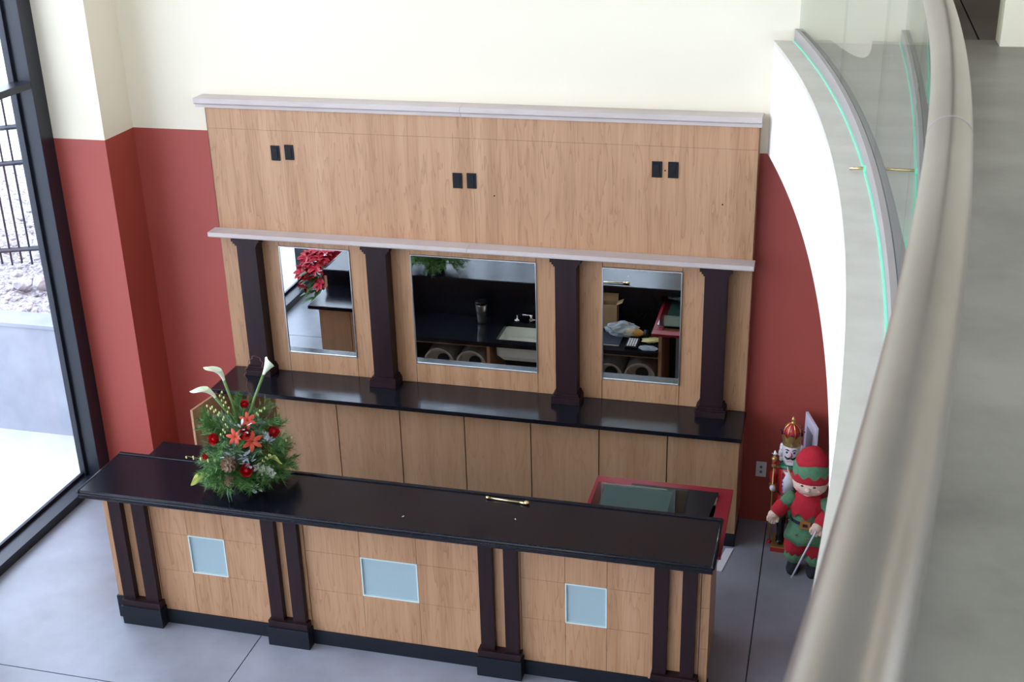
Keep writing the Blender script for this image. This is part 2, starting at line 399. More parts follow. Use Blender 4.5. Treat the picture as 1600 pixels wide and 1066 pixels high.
def rock(bm, c, r, seed):
    rnd = random.Random(seed)
    rs = bmesh.ops.create_icosphere(bm, subdivisions=1 if r < .05 else 2, radius=1)
    off = Vector((rnd.random()*9, rnd.random()*9, 0)); sq = (1, rnd.uniform(.7, 1), rnd.uniform(.5, .8)); a = rnd.random()*6
    for v in rs['verts']:
        d = v.co.normalized(); k = 1+.45*noise.noise(d*1.3+off)
        p = Vector((d.x*sq[0], d.y*sq[1], d.z*sq[2]))*k*r
        v.co = Vector((p.x*math.cos(a)-p.y*math.sin(a), p.x*math.sin(a)+p.y*math.cos(a), p.z))+Vector(c)
st = B(); rr_ = random.Random(3)
for i in range(2600):
    y = .55 + rr_.random()**1.5*5.2; x = -1.6 - rr_.random()*4.6
    z = .93 + .03*(y-.47) + .06*noise.noise((x*1.3, y*1.3, 0)) + .05*noise.noise((x*5, y*5, 3))
    rock(st, (x, y, z), rr_.choice((.012, .018, .026, .036)), i)
so = obj('loose_stones', st, M_rock); tag(so, 'loose pale rubble scattered over the gravel slope behind the iron fence', 'gravel', kind='stuff')
for k, (x, y, r, lb) in enumerate(((-2.60, 1.02, .085, 'round pale boulder on the gravel below the fence, left of the larger pair'),
                                   (-2.44, 1.08, .10, 'large pale boulder on the gravel slope close to the window jamb'),
                                   (-2.78, 1.22, .05, 'small pale rock on the gravel just under the fence pickets'))):
    b = B(); rock(b, (x, y, 1.0), r, 50+k); o = obj('boulder', b, M_rock, smooth=False, loc=(x, y, .95)); tag(o, lb, 'rock')
# iron picket fence
fn = thing('iron_fence', 'black iron picket fence with three rails along the gravel slope outside the window', 'fence', (-4, 1.46, .95))
fdir = Vector((-1, 0.02, -.12)).normalized()
def fp(s, z): return Vector((-1.5, 1.46, 0)) + Vector((-1, .02, -.13))*s + Vector((0, 0, z))
for z in (1.30, 2.06, 2.36):
    b = B(); c0 = fp(-.05, z); c1 = fp(9, z); tube(b, [c0, c1], .022, 4); obj('rail', b, M_fence, fn)
pk = B(); tube(pk, [(0, 0, 1.05), (0, 0, 2.62), (0, 0, 2.70)], [.011, .011, .002], 4); pk0 = None
for i in range(88):
    p = fp(i*.102, 0)
    if pk0 is None:
        pk0 = obj('picket', pk, M_fence, fn, local=True); q = pk0
    else: q = again(pk0, fn)
    q.location = p - fn.location
for s in (0.3, 2.7, 5.1, 7.5):
    p = fp(s, 0); obj('post', bx(p.x-.03, p.x+.03, p.y-.03, p.y+.03, .85, p.z+2.55), M_fence, fn)

# ------------------------------------------------------------------ back bar: wood panelling
XL, XR = -.181, 3.389
bp = thing('wall_panelling', 'light cherry wood wall panelling behind the bar, framing the three mirrors', 'panelling', (1.6, .05, .93))
ZC = .929
gap = .0015
def panel(bm_args, name='wood_panel', m=M_wood, parent=bp, bev=.0012):
    x0, x1, y0, y1, z0, z1 = bm_args
    return obj(name, bx(x0+gap, x1-gap, y0, y1, z0+gap, z1-gap), m, parent, bevel=bev)
obj('backing', bx(XL+.004, XR-.004, .018, YW, ZC, 2.80), M_joint, bp)
obj('side_panel', bx(XR-.004, XR, .0, YW, ZC, 2.79), M_wood, bp)
obj('side_panel', bx(XL, XL+.004, .0, YW, ZC, 2.79), M_wood, bp)
for xa, xb in ((XL, 1.632), (1.632, XR)):
    for za, zb in ((1.955, 2.648), (2.648, 2.80)):
        o = obj('wood_panel', bx(xa+.0006, xb-.0006, 0, .018, za+.0006, zb-.0006), M_wood, bp)
MX = [(.243, .749), (1.176, 2.026), (2.458, 2.964)]; MB, MT = 1.075, 1.857
xs = [XL, MX[0][0], MX[0][1], MX[1][0], MX[1][1], MX[2][0], MX[2][1], XR]
for i in range(7):
    a, b_ = xs[i], xs[i+1]
    if i % 2 == 0: panel((a, b_, 0, .018, ZC, 1.94))
    else:
        panel((a, b_, 0, .018, ZC, MB)); panel((a, b_, 0, .018, MT, 1.94))
obj('top_rail', bx(XL+.002, XR-.002, -.004, .018, 1.885, 1.925), M_wood, bp)
labs = ['narrow wall mirror on the left reflecting the red poinsettia', 'wide middle wall mirror reflecting the sink and travel mug', 'narrow wall mirror on the right reflecting the box and bagged bottle']
for (a, b_), lb, tl in zip(MX, labs, (.3, .35, .8)):
    t = thing('wall_mirror', lb, 'mirror', ((a+b_)/2, .004, MB), group='mirrors between the bar columns')
    mgm = bx(a+.004, b_-.004, 0, .006, MB+.004, MT-.004)
    bmesh.ops.rotate(mgm, verts=mgm.verts, cent=(a, 0, MB), matrix=Matrix.Rotation(math.radians(tl), 3, 'X'))   # hung leaning forward a touch
    obj('mirror_glass', mgm, M_mirror, t)
    e = B(); w = .006; tp = (MT-MB)*math.tan(math.radians(tl))
    box(e, a, a+w, -.004-tp, .006, MB, MT); box(e, b_-w, b_, -.004-tp, .006, MB, MT)
    box(e, a+w, b_-w, -.004, .006, MB, MB+w); box(e, a+w, b_-w, -.004-tp, .006, MT-w, MT)
    obj('mirror_trim', e, M_alu, t)
# shelves (cornice boards) each of two boards
def cornice(name, label, x0, x1, xm, prof, loc):
    t = thing(name, label, 'shelf', loc, group='pale ledges across the bar panelling')
    for a, b_ in ((x0, xm-.001), (xm+.001, x1)):
        obj('ledge_board', extr_x(B(), prof, a, b_), M_limestone, t)
cornice('ledge_shelf', 'upper pale board ledge capping the wood panelling below the cream wall', -.24, 3.398, 1.565,
        [(YW, 2.786), (-.012, 2.786), (-.012, 2.806), (-.028, 2.812), (-.034, 2.818), (-.034, 2.848), (YW, 2.848)], (1.6, .0, 2.78))
cornice('ledge_shelf', 'lower pale board ledge running over the mirrors and dark columns', -.212, 3.404, 1.60,
        [(-.001, 1.925), (-.098, 1.925), (-.110, 1.929), (-.114, 1.936), (-.114, 1.962), (-.001, 1.962)], (1.6, -.05, 1.92))
# dark columns
def column(xc, lab):
    t = thing('column', lab, 'column', (xc, -.05, ZC), group='dark wood columns standing on the back counter')
    w = .07
    obj('shaft', bx(xc-w, xc+w, -.10, 0, ZC+.06, 1.885), M_dark, t, bevel=.003)
    b = B(); box(b, xc-w-.026, xc+w+.026, -.140, 0, ZC, ZC+.042); obj('base', b, M_dark, t, bevel=.003)
    extra = B()
    for i, (e, z0, z1) in enumerate(((.020, ZC+.042, ZC+.052), (.012, ZC+.052, ZC+.066))): box(extra, xc-w-e, xc+w+e, -.10-e*1.2, 0, z0, z1)
    obj('base_moulding', extra, M_dark, t)
    c = B()
    for e, z0, z1 in ((.008, 1.878, 1.892), (.018, 1.892, 1.906), (.030, 1.906, 1.925)): box(c, xc-w-e, xc+w+e, -.10-min(e, .012), 0, z0, z1)
    obj('capital', c, M_dark, t)
column(.052, 'dark mahogany square column left of the narrow mirror with the poinsettia reflection')
column(.972, 'dark mahogany square column between the left and middle mirrors')
column(2.240, 'dark mahogany square column between the middle and right mirrors')
column(3.180, 'dark mahogany square column at the right end of the back counter')
# black switch plates
pl = [((.262, .319), (2.449, 2.549), 'left', 'left pair'), ((.362, .414), (2.458, 2.557), 'right', 'left pair'), ((1.497, 1.552), (2.325, 2.423), 'left', 'middle pair'),
      ((1.586, 1.649), (2.326, 2.427), 'right', 'middle pair'), ((2.758, 2.819), (2.457, 2.554), 'left', 'right pair'), ((2.855, 2.919), (2.458, 2.554), 'right', 'right pair')]
for i, ((a, b_), (c, d), side, pr) in enumerate(pl):
    xc = (a+b_)/2; zc = (c+d)/2; hw = .031
    t = thing('outlet_plate', 'black outlet plate on the upper wood panel, %s one of the %s' % (side, pr), 'outlet', (xc, 0, zc), group='black outlet plates on the upper panelling')
    obj('cover_plate', bx(xc-hw, xc+hw, -.006, 0, zc-.050, zc+.050), M_blackpl, t, bevel=.002)
    obj('insert', bx(xc-.017, xc+.017, -.010, -.005, zc-.034, zc+.034), M_blackpl, t, bevel=.001)
# small drilled holes
M_hole = mat('hole', (.01, .006, .004), .9)
for x, z in ((1.763, 2.285), (3.19, 2.305), (2.838, 2.50)):
    b = B(); lathe(b, [(.005, 0), (.005, .002)], seg=10); bmesh.ops.rotate(b, verts=b.verts, matrix=Matrix.Rotation(PI/2, 3, 'X')); bmesh.ops.translate(b, verts=b.verts, vec=(x, 0, z))
    obj('screw_hole', b, M_hole, bp)
# back counter
obj('x', B(), M_dark); bpy.data.objects.remove(bpy.data.objects['x'])
ct = obj('back_countertop', bx(-.185, 3.402, -.386, -.0005, .900, ZC), M_granite2, bevel=.003, loc=(1.6, -.2, .9))
tag(ct, 'long polished black granite countertop under the mirrors', 'countertop')
# cabinets below
cb = thing('base_cabinet', 'light wood base cabinet run under the back countertop, leftmost door standing open', 'cabinet', (1.6, -.1, FL))
car = B(); box(car, -.165, 3.385, .07, .098, FL+.1, .898); box(car, -.165, 3.385, -.25, .09, FL+.10, FL+.12); box(car, -.165, 3.385, -.25, .07, .878, .899)
box(car, .222, .242, -.25, .09, FL+.1, .89); box(car, -.165, .232, -.24, .09, .48, .50)
obj('carcass', car, M_wood2, cb)
obj('end_panel', bx(3.368, 3.387, -.25, YW-.002, FL+.1, .899), M_wood2, cb); obj('end_panel', bx(-.168, -.15, -.25, YW-.002, FL+.1, .899), M_wood2, cb)
obj('toe_kick', bx(-.165, 3.386, -.262, .09, FL, FL+.102), M_plinth, cb)
ds = [.232, .679, 1.132, 1.584, 2.037, 2.491, 2.933, 3.387]
for a, b_ in zip(ds, ds[1:]): obj('cabinet_door', bx(a+.0035, b_-.0035, -.272, -.252, FL+.105, .893), M_wood2, cb, bevel=.0015)
dv = Vector((-.060, -.385, 0)).normalized(); nv = Vector((dv.y, -dv.x, 0)); h0 = Vector((-.148, -.262, 0))
od = B(); rect_tilt(od, h0+dv*.19+Vector((0, 0, .535)), dv, (0, 0, 1), nv, .38, .70, .018); obj('cabinet_door', od, M_wood2, cb)

# ------------------------------------------------------------------ reception desk
rd = thing('reception_desk', 'long light wood reception desk with dark paired pilasters and frosted glass squares', 'desk', (1.6, -1.8, FL))
YF = -1.80
DXL, DXR = -.165, 3.372
obj('desk_wall', bx(DXL+.003, DXR-.003, YF+.018, YF+.05, FL+.01, 1.024), M_joint, rd)
obj('end_panel', bx(DXL, DXL+.018, YF, YF+.18, FL+.0, 1.024), M_wood, rd)
obj('end_panel', bx(DXR-.018, DXR, YF, YF+.06, FL+.0, 1.024), M_wood, rd)
bays = [(.134, .820, .357, .587), (1.093, 2.091, 1.4225, 1.758), (2.351, 3.055, 2.597, 2.826)]
zr_ = [FL+.09, .447, .704, 1.024]
for (x0, x1, xa, xb) in bays:
    cs = [x0, xa, xb, x1]
    for i in range(3):
        for j in range(3):
            if i == 1 and j == 1: continue
            obj('wood_panel', bx(cs[i]+.001, cs[i+1]-.001, YF, YF+.018, zr_[j]+.0008, zr_[j+1]-.0008), M_wood, rd)
    # frosted glass square set into the middle
    gp = obj('frosted_panel', bx(xa+.004, xb-.004, YF+.010, YF+.018, zr_[1]+.004, zr_[2]-.004), M_frost, rd)
    e = B(); w = .007; za, zb = zr_[1], zr_[2]
    box(e, xa, xa+w, YF-.001, YF+.018, za, zb); box(e, xb-w, xb, YF-.001, YF+.018, za, zb); box(e, xa+w, xb-w, YF-.001, YF+.018, za, za+w); box(e, xa+w, xb-w, YF-.001, YF+.018, zb-w, zb)
    obj('glass_rim', e, M_frostedge, gp)
    obj('base_board', bx(x0-.02, x1+.02, YF-.012, YF+.02, FL, FL+.092), M_plinth, rd, bevel=.002)
prs = [(-.165, .134, ((-.105, -.025), (.046, .130)), (-.112, .150)), (.820, 1.093, ((.856, .936), (.994, 1.074)), (.838, 1.095)),
       (2.091, 2.351, ((2.127, 2.205), (2.268, 2.343)), (2.105, 2.362)), (3.055, 3.372, ((3.083, 3.158), (3.231, 3.305)), (3.072, 3.332))]
for k, (x0, x1, ps, (pa, pb)) in enumerate(prs):
    x1p = x1 if k < 3 else 3.325
    obj('wood_strip', bx(x0+.001, x1p-.001, YF-.010, YF+.018, FL+.09, 1.024), M_wood, rd, bevel=.0015)
    if k == 3:
        for za, zb in ((FL+.1, .40), (.40, .66), (.66, 1.024)): obj('wood_panel', bx(3.327, 3.371, YF-.004, YF+.018, za+.001, zb-.001), M_wood, rd)
    for a, b_ in ps: obj('pilaster', bx(a, b_, YF-.050, YF-.008, FL+.15, 1.024), M_dark, rd, bevel=.002)
    p = obj('plinth', bx(pa, pb, YF-.080, YF-.004, FL, FL+.125), M_plinth, rd, bevel=.003)
    tr = B(); box(tr, pa+.006, pb-.006, YF-.070, YF-.006, FL+.125, FL+.165); obj('plinth_cap', tr, M_dark, p, bevel=.003)
    if k == 0: obj('plinth_return', bx(DXL-.008, pa, YF-.02, YF+.16, FL, FL+.15), M_plinth, p)
    if k == 3: obj('plinth_return', bx(pb, DXR+.006, YF-.02, YF+.05, FL, FL+.10), M_plinth, p)
# desk countertop with rounded nosing and a raised lip at the back
HZ = 1.07
dt = thing('desk_countertop', 'long glossy black granite top of the reception desk', 'countertop', (1.6, -1.76, 1.0))
TX0, TX1, TY0, TY1 = -.152, 3.397, -2.035, -1.566
prof = [(TY0+.022, HZ-.045), (TY0+.004, HZ-.043), (TY0, HZ-.036), (TY0+.002, HZ-.022), (TY0+.010, HZ-.016), (TY0+.006, HZ-.011), (TY0+.008, HZ-.004), (TY0+.016, HZ), (TY1-.001, HZ), (TY1-.001, HZ-.045)]
o = obj('slab', extr_x(B(), prof, TX0, TX1), M_granite, dt)
def halfround(bm, pts, r, seg=10):
    tube(bm, pts, r, seg); return bm
lp = B(); extr_x(lp, [(TY1-.028, HZ-.002), (TY1-.028, HZ+.004), (TY1-.024, HZ+.008), (TY1-.006, HZ+.008), (TY1, HZ+.002), (TY1, HZ-.045), (TY1-.006, HZ-.045), (TY1-.006, HZ-.002)], TX0+.001, TX1-.001)
obj('back_lip', lp, M_granite, dt)
e = B(); tube(e, [(TX0, TY0+.006, HZ-.008), (TX0, TY1-.004, HZ-.008)], .011, 10); obj('end_nosing', e, M_granite, dt, smooth=True)
e = B(); tube(e, [(TX1, TY0+.006, HZ-.008), (TX1, TY1-.004, HZ-.008)], .011, 10); obj('end_nosing', e, M_granite, dt, smooth=True)
# work side: raised black back panel
obj('back_panel', bx(-.145, 2.62, YF+.15, YF+.18, .70, 1.024), M_granite, rd)
obj('back_panel', bx(-.145, 2.62, YF+.05, YF+.16, FL, .70), M_joint, rd)
# work counters behind the desk (seen over the left end and in the mirrors)
def counter(name, label, x0, x1, y0, y1, z, holes=None):
    o = obj(name, bx(x0, x1, y0, y1, z-.030, z), M_granite2, bevel=.003, loc=((x0+x1)/2, (y0+y1)/2, z-.03)) if not holes else None
    return o
c1 = counter('work_countertop', '', -.125, .50, YF+.18, -1.151, .929); tag(c1, 'short black granite work counter behind the left end of the desk', 'countertop')
wc = thing('work_cabinet', 'brown wood cabinet under the short black work counter behind the desk', 'cabinet', (.2, -1.3, FL))
obj('body', bx(-.05, .48, YF+.182, -1.20, FL+.09, .899), M_wood2, wc); obj('toe_kick', bx(-.04, .47, YF+.2, -1.24, FL, FL+.09), M_plinth, wc)
obj('cabinet_door', bx(-.046, .214, -1.20, -1.182, FL+.1, .893), M_wood2, wc, bevel=.001); obj('cabinet_door', bx(.218, .478, -1.20, -1.182, FL+.1, .893), M_wood2, wc, bevel=.001)
# low counter with sink cut-out
ZL = .74
SX0, SX1, SY0, SY1 = 1.40, 2.06, -1.545, -1.205
lc = B(); zz = (ZL-.035, ZL); ya = YF+.182
box(lc, .50, SX0, ya, -1.133, *zz); box(lc, SX1, 2.66, ya, -1.133, *zz); box(lc, SX0, SX1, SY1, -1.133, *zz); box(lc, SX0, SX1, ya, SY0, *zz)
lc_o = obj('low_countertop', lc, M_granite, loc=(1.6, -1.4, .7)); tag(lc_o, 'lower black granite counter holding the white sink, seen in the mirrors', 'countertop')
uc = thing('open_shelving', 'open wooden shelving under the low black counter holding pale tubes', 'shelving', (1.6, -1.4, FL))
for x in (.51, 1.335, 2.12, 2.665): obj('partition', bx(x, x+.024, ya, -1.16, FL, ZL-.036 if x < 2.6 else .90), M_wood2, uc)
for a, b_ in ((.534, 1.335), (2.144, 2.665)):
    obj('shelf', bx(a, b_, ya, -1.17, .335, .355), M_wood2, uc); obj('edge_strip', bx(a, b_, -1.17, -1.155, ZL-.052, ZL-.036), M_wood, uc)
obj('backing', bx(.53, 2.66, ya, ya+.008, FL, ZL-.05), M_joint, uc)
# sink: rounded rectangular bowl
M_porc = mat('white_porcelain', (.78, .78, .70), .2)
def rrect(x0, x1, y0, y1, r, n=6):
    out = []
    for cx, cy, a0 in ((x1-r, y1-r, 0), (x0+r, y1-r, PI/2), (x0+r, y0+r, PI), (x1-r, y0+r, 3*PI/2)):
        for k in range(n+1):
            a = a0+PI/2*k/n; out.append((cx+r*math.cos(a), cy+r*math.sin(a)))
    return out
sk = thing('sink', 'white porcelain undermount sink in the low black counter, seen in the middle mirror', 'sink', (1.73, -1.375, .55))
sb = B(); prev = None
for ex, z in ((.010, ZL-.036), (.008, .60), (-.02, .56), (-.06, .548)):
    ring = [sb.verts.new((x, y, z)) for x, y in rrect(SX0-ex, SX1+ex, SY0-ex, SY1+ex, .05)]
    if prev:
        for i in range(len(ring)): sb.faces.new((prev[i], prev[(i+1) % len(ring)], ring[(i+1) % len(ring)], ring[i]))
    prev = ring
sb.faces.new(prev); prev = None
inner = []
for ex, z in ((.0, ZL-.036), (-.004, .61), (-.03, .575), (-.07, .565)):
    ring = [sb.verts.new((x, y, z)) for x, y in rrect(SX0-ex, SX1+ex, SY0-ex, SY1+ex, .05)]
    inner.append(ring)
    if prev:
        for i in range(len(ring)): sb.faces.new((prev[i], ring[i], ring[(i+1) % len(ring)], prev[(i+1) % len(ring)]))
    prev = ring
sb.faces.new(list(reversed(prev)))
bmesh.ops.recalc_face_normals(sb, faces=sb.faces)
obj('bowl', sb, M_porc, sk, smooth=False)
d = B(); lathe(d, [(.03, .566), (.03, .569), (.008, .570)], (1.73, -1.375, 0)); obj('drain', d, M_chrome, sk)
fa = thing('faucet', 'chrome two-handle gooseneck faucet behind the white sink', 'faucet', (1.70, -1.585, ZL))
b = B(); lathe(b, [(.025, ZL), (.022, ZL+.02), (.012, ZL+.03)], (1.70, -1.585, 0))
tube(b, [(1.70, -1.585, ZL+.02), (1.70, -1.585, ZL+.16), (1.70, -1.575, ZL+.20), (1.70, -1.54, ZL+.225), (1.70, -1.50, ZL+.215), (1.70, -1.485, ZL+.18)], .010, 10)
obj('spout', b, M_chrome, fa, smooth=True)
b = B(); tube(b, [(1.59, -1.585, ZL+.018), (1.81, -1.585, ZL+.018)], .010, 8); obj('bridge', b, M_chrome, fa, smooth=True)
for x, s in ((1.59, -1), (1.81, 1)):
    b = B(); lathe(b, [(.020, ZL), (.018, ZL+.02), (.010, ZL+.035), (.012, ZL+.06)], (x, -1.585, 0)); tube(b, [(x, -1.585, ZL+.055), (x+s*.055, -1.57, ZL+.062)], [.006, .008], 8); ball(b, (x+s*.06, -1.57, ZL+.063), .010)
    obj('handle', b, M_chrome, fa, smooth=True)
b = B(); lathe(b, [(.026, 0), (.024, .014), (.008, .02), (.006, .045), (.008, .048)], (0, 0, 0)); so_ = obj('soap_dispenser', b, M_chrome, smooth=True); so_.location = (1.475, -1.585, ZL)
tag(so_, 'small chrome soap dispenser left of the faucet', 'dispenser')
# travel mug
mg = thing('travel_mug', 'stainless steel travel mug with black lid standing on the low counter', 'mug', (1.205, -1.50, ZL))
b = B(); lathe(b, [(.033, 0), (.034, .02), (.040, .09), (.043, .10), (.046, .155), (.046, .162)]); obj('body', b, M_steel, mg, local=True, smooth=True)
b = B(); lathe(b, [(.047, .160), (.048, .175), (.043, .186), (.04, .187)]); obj('lid', b, M_blackpl, mg, local=True, smooth=True)
b = B(); lathe(b, [(.0405, .090), (.044, .092), (.044, .098), (.042, .1)]); obj('grip_band', b, M_blackpl, mg, local=True, smooth=True)
# pale tubes
M_tube = mottle('tube_card', (.50, .46, .40), (.58, .54, .48), 20, .7); M_tubed = mat('tube_dark', (.03, .03, .03), .8)
def cyl_tube(x, y0, z, r, lab, ln=.36):
    t = thing('roll', lab, 'roll', (x, y0, z), group='pale rolls under the low counter')
    b = B(); seg = 28; L0 = []
    for rr2, yy in ((r, -ln), (r, 0), (r-.012, 0), (r-.012, -.12)):
        L0.append([b.verts.new((rr2*math.cos(2*PI*k/seg), yy, rr2*math.sin(2*PI*k/seg))) for k in range(seg)])
    for p, q in zip(L0, L0[1:]):
        for k in range(seg): b.faces.new((p[k], p[(k+1) % seg], q[(k+1) % seg], q[k]))
    b.faces.new(L0[0]); b.faces.new(L0[-1]); bmesh.ops.recalc_face_normals(b, faces=b.faces)
    obj('shell', b, M_tube, t, local=True)
    b = B(); lathe(b, [(.05, 0), (.05, .003)], seg=20); bmesh.ops.rotate(b, verts=b.verts, matrix=Matrix.Rotation(PI/2, 3, 'X')); bmesh.ops.translate(b, verts=b.verts, vec=(0, -.112, -.02)); obj('core_hole', b, M_tubed, t, local=True)
cyl_tube(.917, -1.235, .482, .125, 'pale cardboard roll under the low counter, left one in the middle mirror')
cyl_tube(1.180, -1.235, .482, .125, 'pale cardboard roll under the low counter, right one beside the wooden partition')
cyl_tube(2.275, -1.235, .467, .11, 'pale cardboard roll under the counter, left one in the right mirror')
cyl_tube(2.515, -1.235, .478, .12, 'pale cardboard roll under the counter, right one in the right mirror')

# right end of the work side: boards stacked with the red frame
rb = thing('end_shelf', 'wooden end shelf behind the right end of the desk carrying the red frame', 'shelf', (3.0, -1.4, FL))
obj('side', bx(3.335, 3.353, YF+.06, -1.20, FL, .905), M_wood2, rb)
obj('top', bx(2.692, 3.353, YF+.06, -1.20, .905, .925), M_granite, rb)
obj('front_strip', bx(2.692, 3.353, -1.20, -1.185, .895, .925), M_wood, rb)
M_red = mat('red_lacquer', (.22, .012, .022), .35, 0, .3)
rf = thing('red_frame', 'flat red lacquered square frame lying on the shelf behind the right desk end', 'frame', (3.0, -1.4, .93))
fx0, fx1, fy0, fy1 = 2.628, 3.412, -1.738, -1.035; z0, z1 = .926, .946
for a in ((fx0, fx1, fy1-.075, fy1), (fx0, fx1, fy0, fy0+.075), (fx0, fx0+.07, fy0+.0755, fy1-.0755), (fx1-.078, fx1, fy0+.0755, fy1-.0755)): obj('frame_bar', bx(*a, z0, z1), M_red, rf, bevel=.002)
b = B(); box(b, 2.84, 3.27, -1.73, -1.10, .947, .955); dk = obj('black_board', b, M_blackpl, loc=(3.0, -1.4, .947)); tag(dk, 'thin black board lying on the red frame', 'board')
b = B(); rect_tilt(b, (3.255, -1.42, .958), (1, .03, 0), (.10, 1, 0), (0, 0, 1), .10, .62, .006); k2 = obj('black_strip', b, M_blackpl, loc=(3.25, -1.4, .955)); tag(k2, 'narrow black strip beside the loose glass on the red frame', 'strip')
b = B(); box(b, 2.655, 3.17, -1.73, -1.148, .963, .970); gs = obj('glass_sheet', b, M_sheet, loc=(2.9, -1.4, .963)); tag(gs, 'loose grey-green glass sheet lying over the red frame', 'glass')
M_mint = mat('mint_board', (.15, .195, .17), .4)
b = B(); box(b, 2.70, 3.08, -1.73, -1.16, .957, .962); ms = obj('mint_sheet', b, M_mint, loc=(2.9, -1.4, .957)); tag(ms, 'pale green sheet under the loose glass on the red frame', 'board')
M_edgew = mat('glass_edge_white', (.8, .85, .84), .3)
# grey metal frames standing beneath
M_greym = mat('grey_metal', (.30, .33, .36), .35, .8)
for i, x in enumerate((2.78, 2.86)):
    t = thing('metal_frame', ('grey metal frame standing under the red frame, nearest the wooden partition', 'grey metal frame standing second from the wooden partition')[i], 'frame', (x, -1.3, FL), group='grey metal frames under the shelf')
    for a in ((x, x+.02, -1.30, -1.28, FL, .86), (x, x+.02, -1.62, -1.60, FL, .86), (x, x+.02, -1.60, -1.30, .84, .86), (x, x+.02, -1.60, -1.30, FL, FL+.02)): obj('bar', bx(*a), M_greym, t)
# crumpled clear plastic
M_plas = bpy.data.materials.new('clear_plastic'); M_plas.use_nodes = True; t_ = M_plas.node_tree; t_.nodes.clear()
o_ = t_.nodes.new('ShaderNodeOutputMaterial'); a_ = t_.nodes.new('ShaderNodeBsdfTransparent'); g_ = t_.nodes.new('ShaderNodeBsdfPrincipled'); m_ = t_.nodes.new('ShaderNodeMixShader')
g_.inputs['Base Color'].default_value = (.6, .68, .75, 1); g_.inputs['Roughness'].default_value = .15; m_.inputs[0].default_value = .38
t_.links.new(a_.outputs[0], m_.inputs[1]); t_.links.new(g_.outputs[0], m_.inputs[2]); t_.links.new(m_.outputs[0], o_.inputs[0])
def crumple(bm, c, r, seed, amp=.35, sub=3):
    rs = bmesh.ops.create_icosphere(bm, subdivisions=sub, radius=1)
    for v in rs['verts']:
        d = v.co.copy(); k = 1+amp*noise.noise(d*2.6+Vector((seed, 0, 0)))+amp*.6*abs(noise.noise(d*6+Vector((0, seed, 0))))
        v.co = Vector((d.x*r[0]*k, d.y*r[1]*k, max(-r[2]*.8, d.z*r[2]*k)))+Vector(c)
b = B(); crumple(b, (2.76, -1.67, .985), (.09, .07, .016), 2); pb = obj('plastic_wrap', b, M_plas, loc=(2.74, -1.5, .97)); tag(pb, 'crumpled clear plastic wrap on top of the loose glass', 'plastic')
# items on the low counter (mirror view)
M_card = mottle('cardboard', (.36, .24, .12), (.42, .29, .15), 10, .8)
cbx = thing('cardboard_box', 'open brown cardboard box standing on the low counter in the right mirror', 'box', (2.23, -1.555, ZL))
b = B(); x0, x1, y0, y1 = -.07, .06, -.045, .045; h = .20
for a in ((x0, x1, y0, y0+.004, 0, h), (x0, x1, y1-.004, y1, 0, h), (x0, x0+.004, y0+.004, y1-.004, 0, h), (x1-.004, x1, y0+.004, y1-.004, 0, h), (x0, x1, y0, y1, -.0, .004)): box(b, *a)
obj('carton', b, M_card, cbx, local=True)
b = B(); rect_tilt(b, (x1+.018, 0, h+.012), (1, 0, .5), (0, 1, 0), (-.5, 0, 1), .05, .085, .003); obj('flap', b, M_card, cbx, local=True)
b = B(); rect_tilt(b, (-.005, y0-.006, h+.03), (1, 0, 0), (0, -.2, 1), (0, 1, .2), .12, .06, .003); obj('flap', b, M_card, cbx, local=True)
M_amber = mat('amber_bottle', (.55, .30, .05), .2); M_yel = mottle('yellow_paper', (.62, .55, .22), (.7, .64, .32), 12, .5)
bt = thing('bagged_bottle', 'amber bottle lying in a crumpled clear plastic bag on the low counter', 'bottle', (2.40, -1.38, ZL))
b = B(); tube(b, [(-.01, 0, .045), (.08, .005, .045), (.10, .006, .045), (.115, .007, .045), (.13, .008, .045)], [.034, .034, .026, .015, .015], 14); obj('bottle', b, M_amber, bt, local=True, smooth=True)
b = B(); tube(b, [(.125, .008, .045), (.165, .010, .045)], .032, 14); obj('cap', b, M_blackpl, bt, local=True, smooth=True)
b = B(); crumple(b, (-.04, 0, .062), (.125, .06, .055), 5); obj('bag', b, M_plas, bt, local=True)
b = B(); crumple(b, (0, 0, .016), (.08, .055, .015), 9, .3); yb = obj('paper_pouch', b, M_yel); yb.location = (2.585, -1.335, ZL); yb.scale = (.85, .85, .85); yb.rotation_euler = (0, 0, -.3); tag(yb, 'crumpled yellow paper pouch beside the bagged bottle', 'pouch')
b = B(); crumple(b, (0, 0, .008), (.07, .04, .010), 12, .3); cp = obj('clear_pouch', b, M_plas); cp.location = (2.58, -1.20, ZL); tag(cp, 'small clear plastic pouch at the counter front edge', 'pouch')
bk = thing('binder', 'dark blue binder with white page edges lying on the low counter', 'binder', (2.26, -1.27, ZL))
M_navy = mat('navy_cover', (.015, .018, .04), .5); M_paper = mat('paper', (.75, .75, .75), .7)
obj('cover', bx(-.12, .10, -.13, .07, .016, .020), M_navy, bk, local=True); obj('pages', bx(-.118, .098, -.128, .069, .004, .0158), M_paper, bk, local=True); obj('cover', bx(-.12, .10, -.13, .07, 0, .0038), M_navy, bk, local=True)
ph = thing('telephone', 'black desk telephone keypad with pale keys on the low counter', 'phone', (2.455, -1.245, ZL))
obj('body', bx(-.045, .045, -.09, .075, 0, .022), M_blackpl, ph, local=True, bevel=.004)
for i in range(4):
    for j in range(5): obj('key', bx(-.032+i*.018, -.020+i*.018, -.07+j*.028, -.052+j*.028, .022, .026), M_paper, ph, local=True)

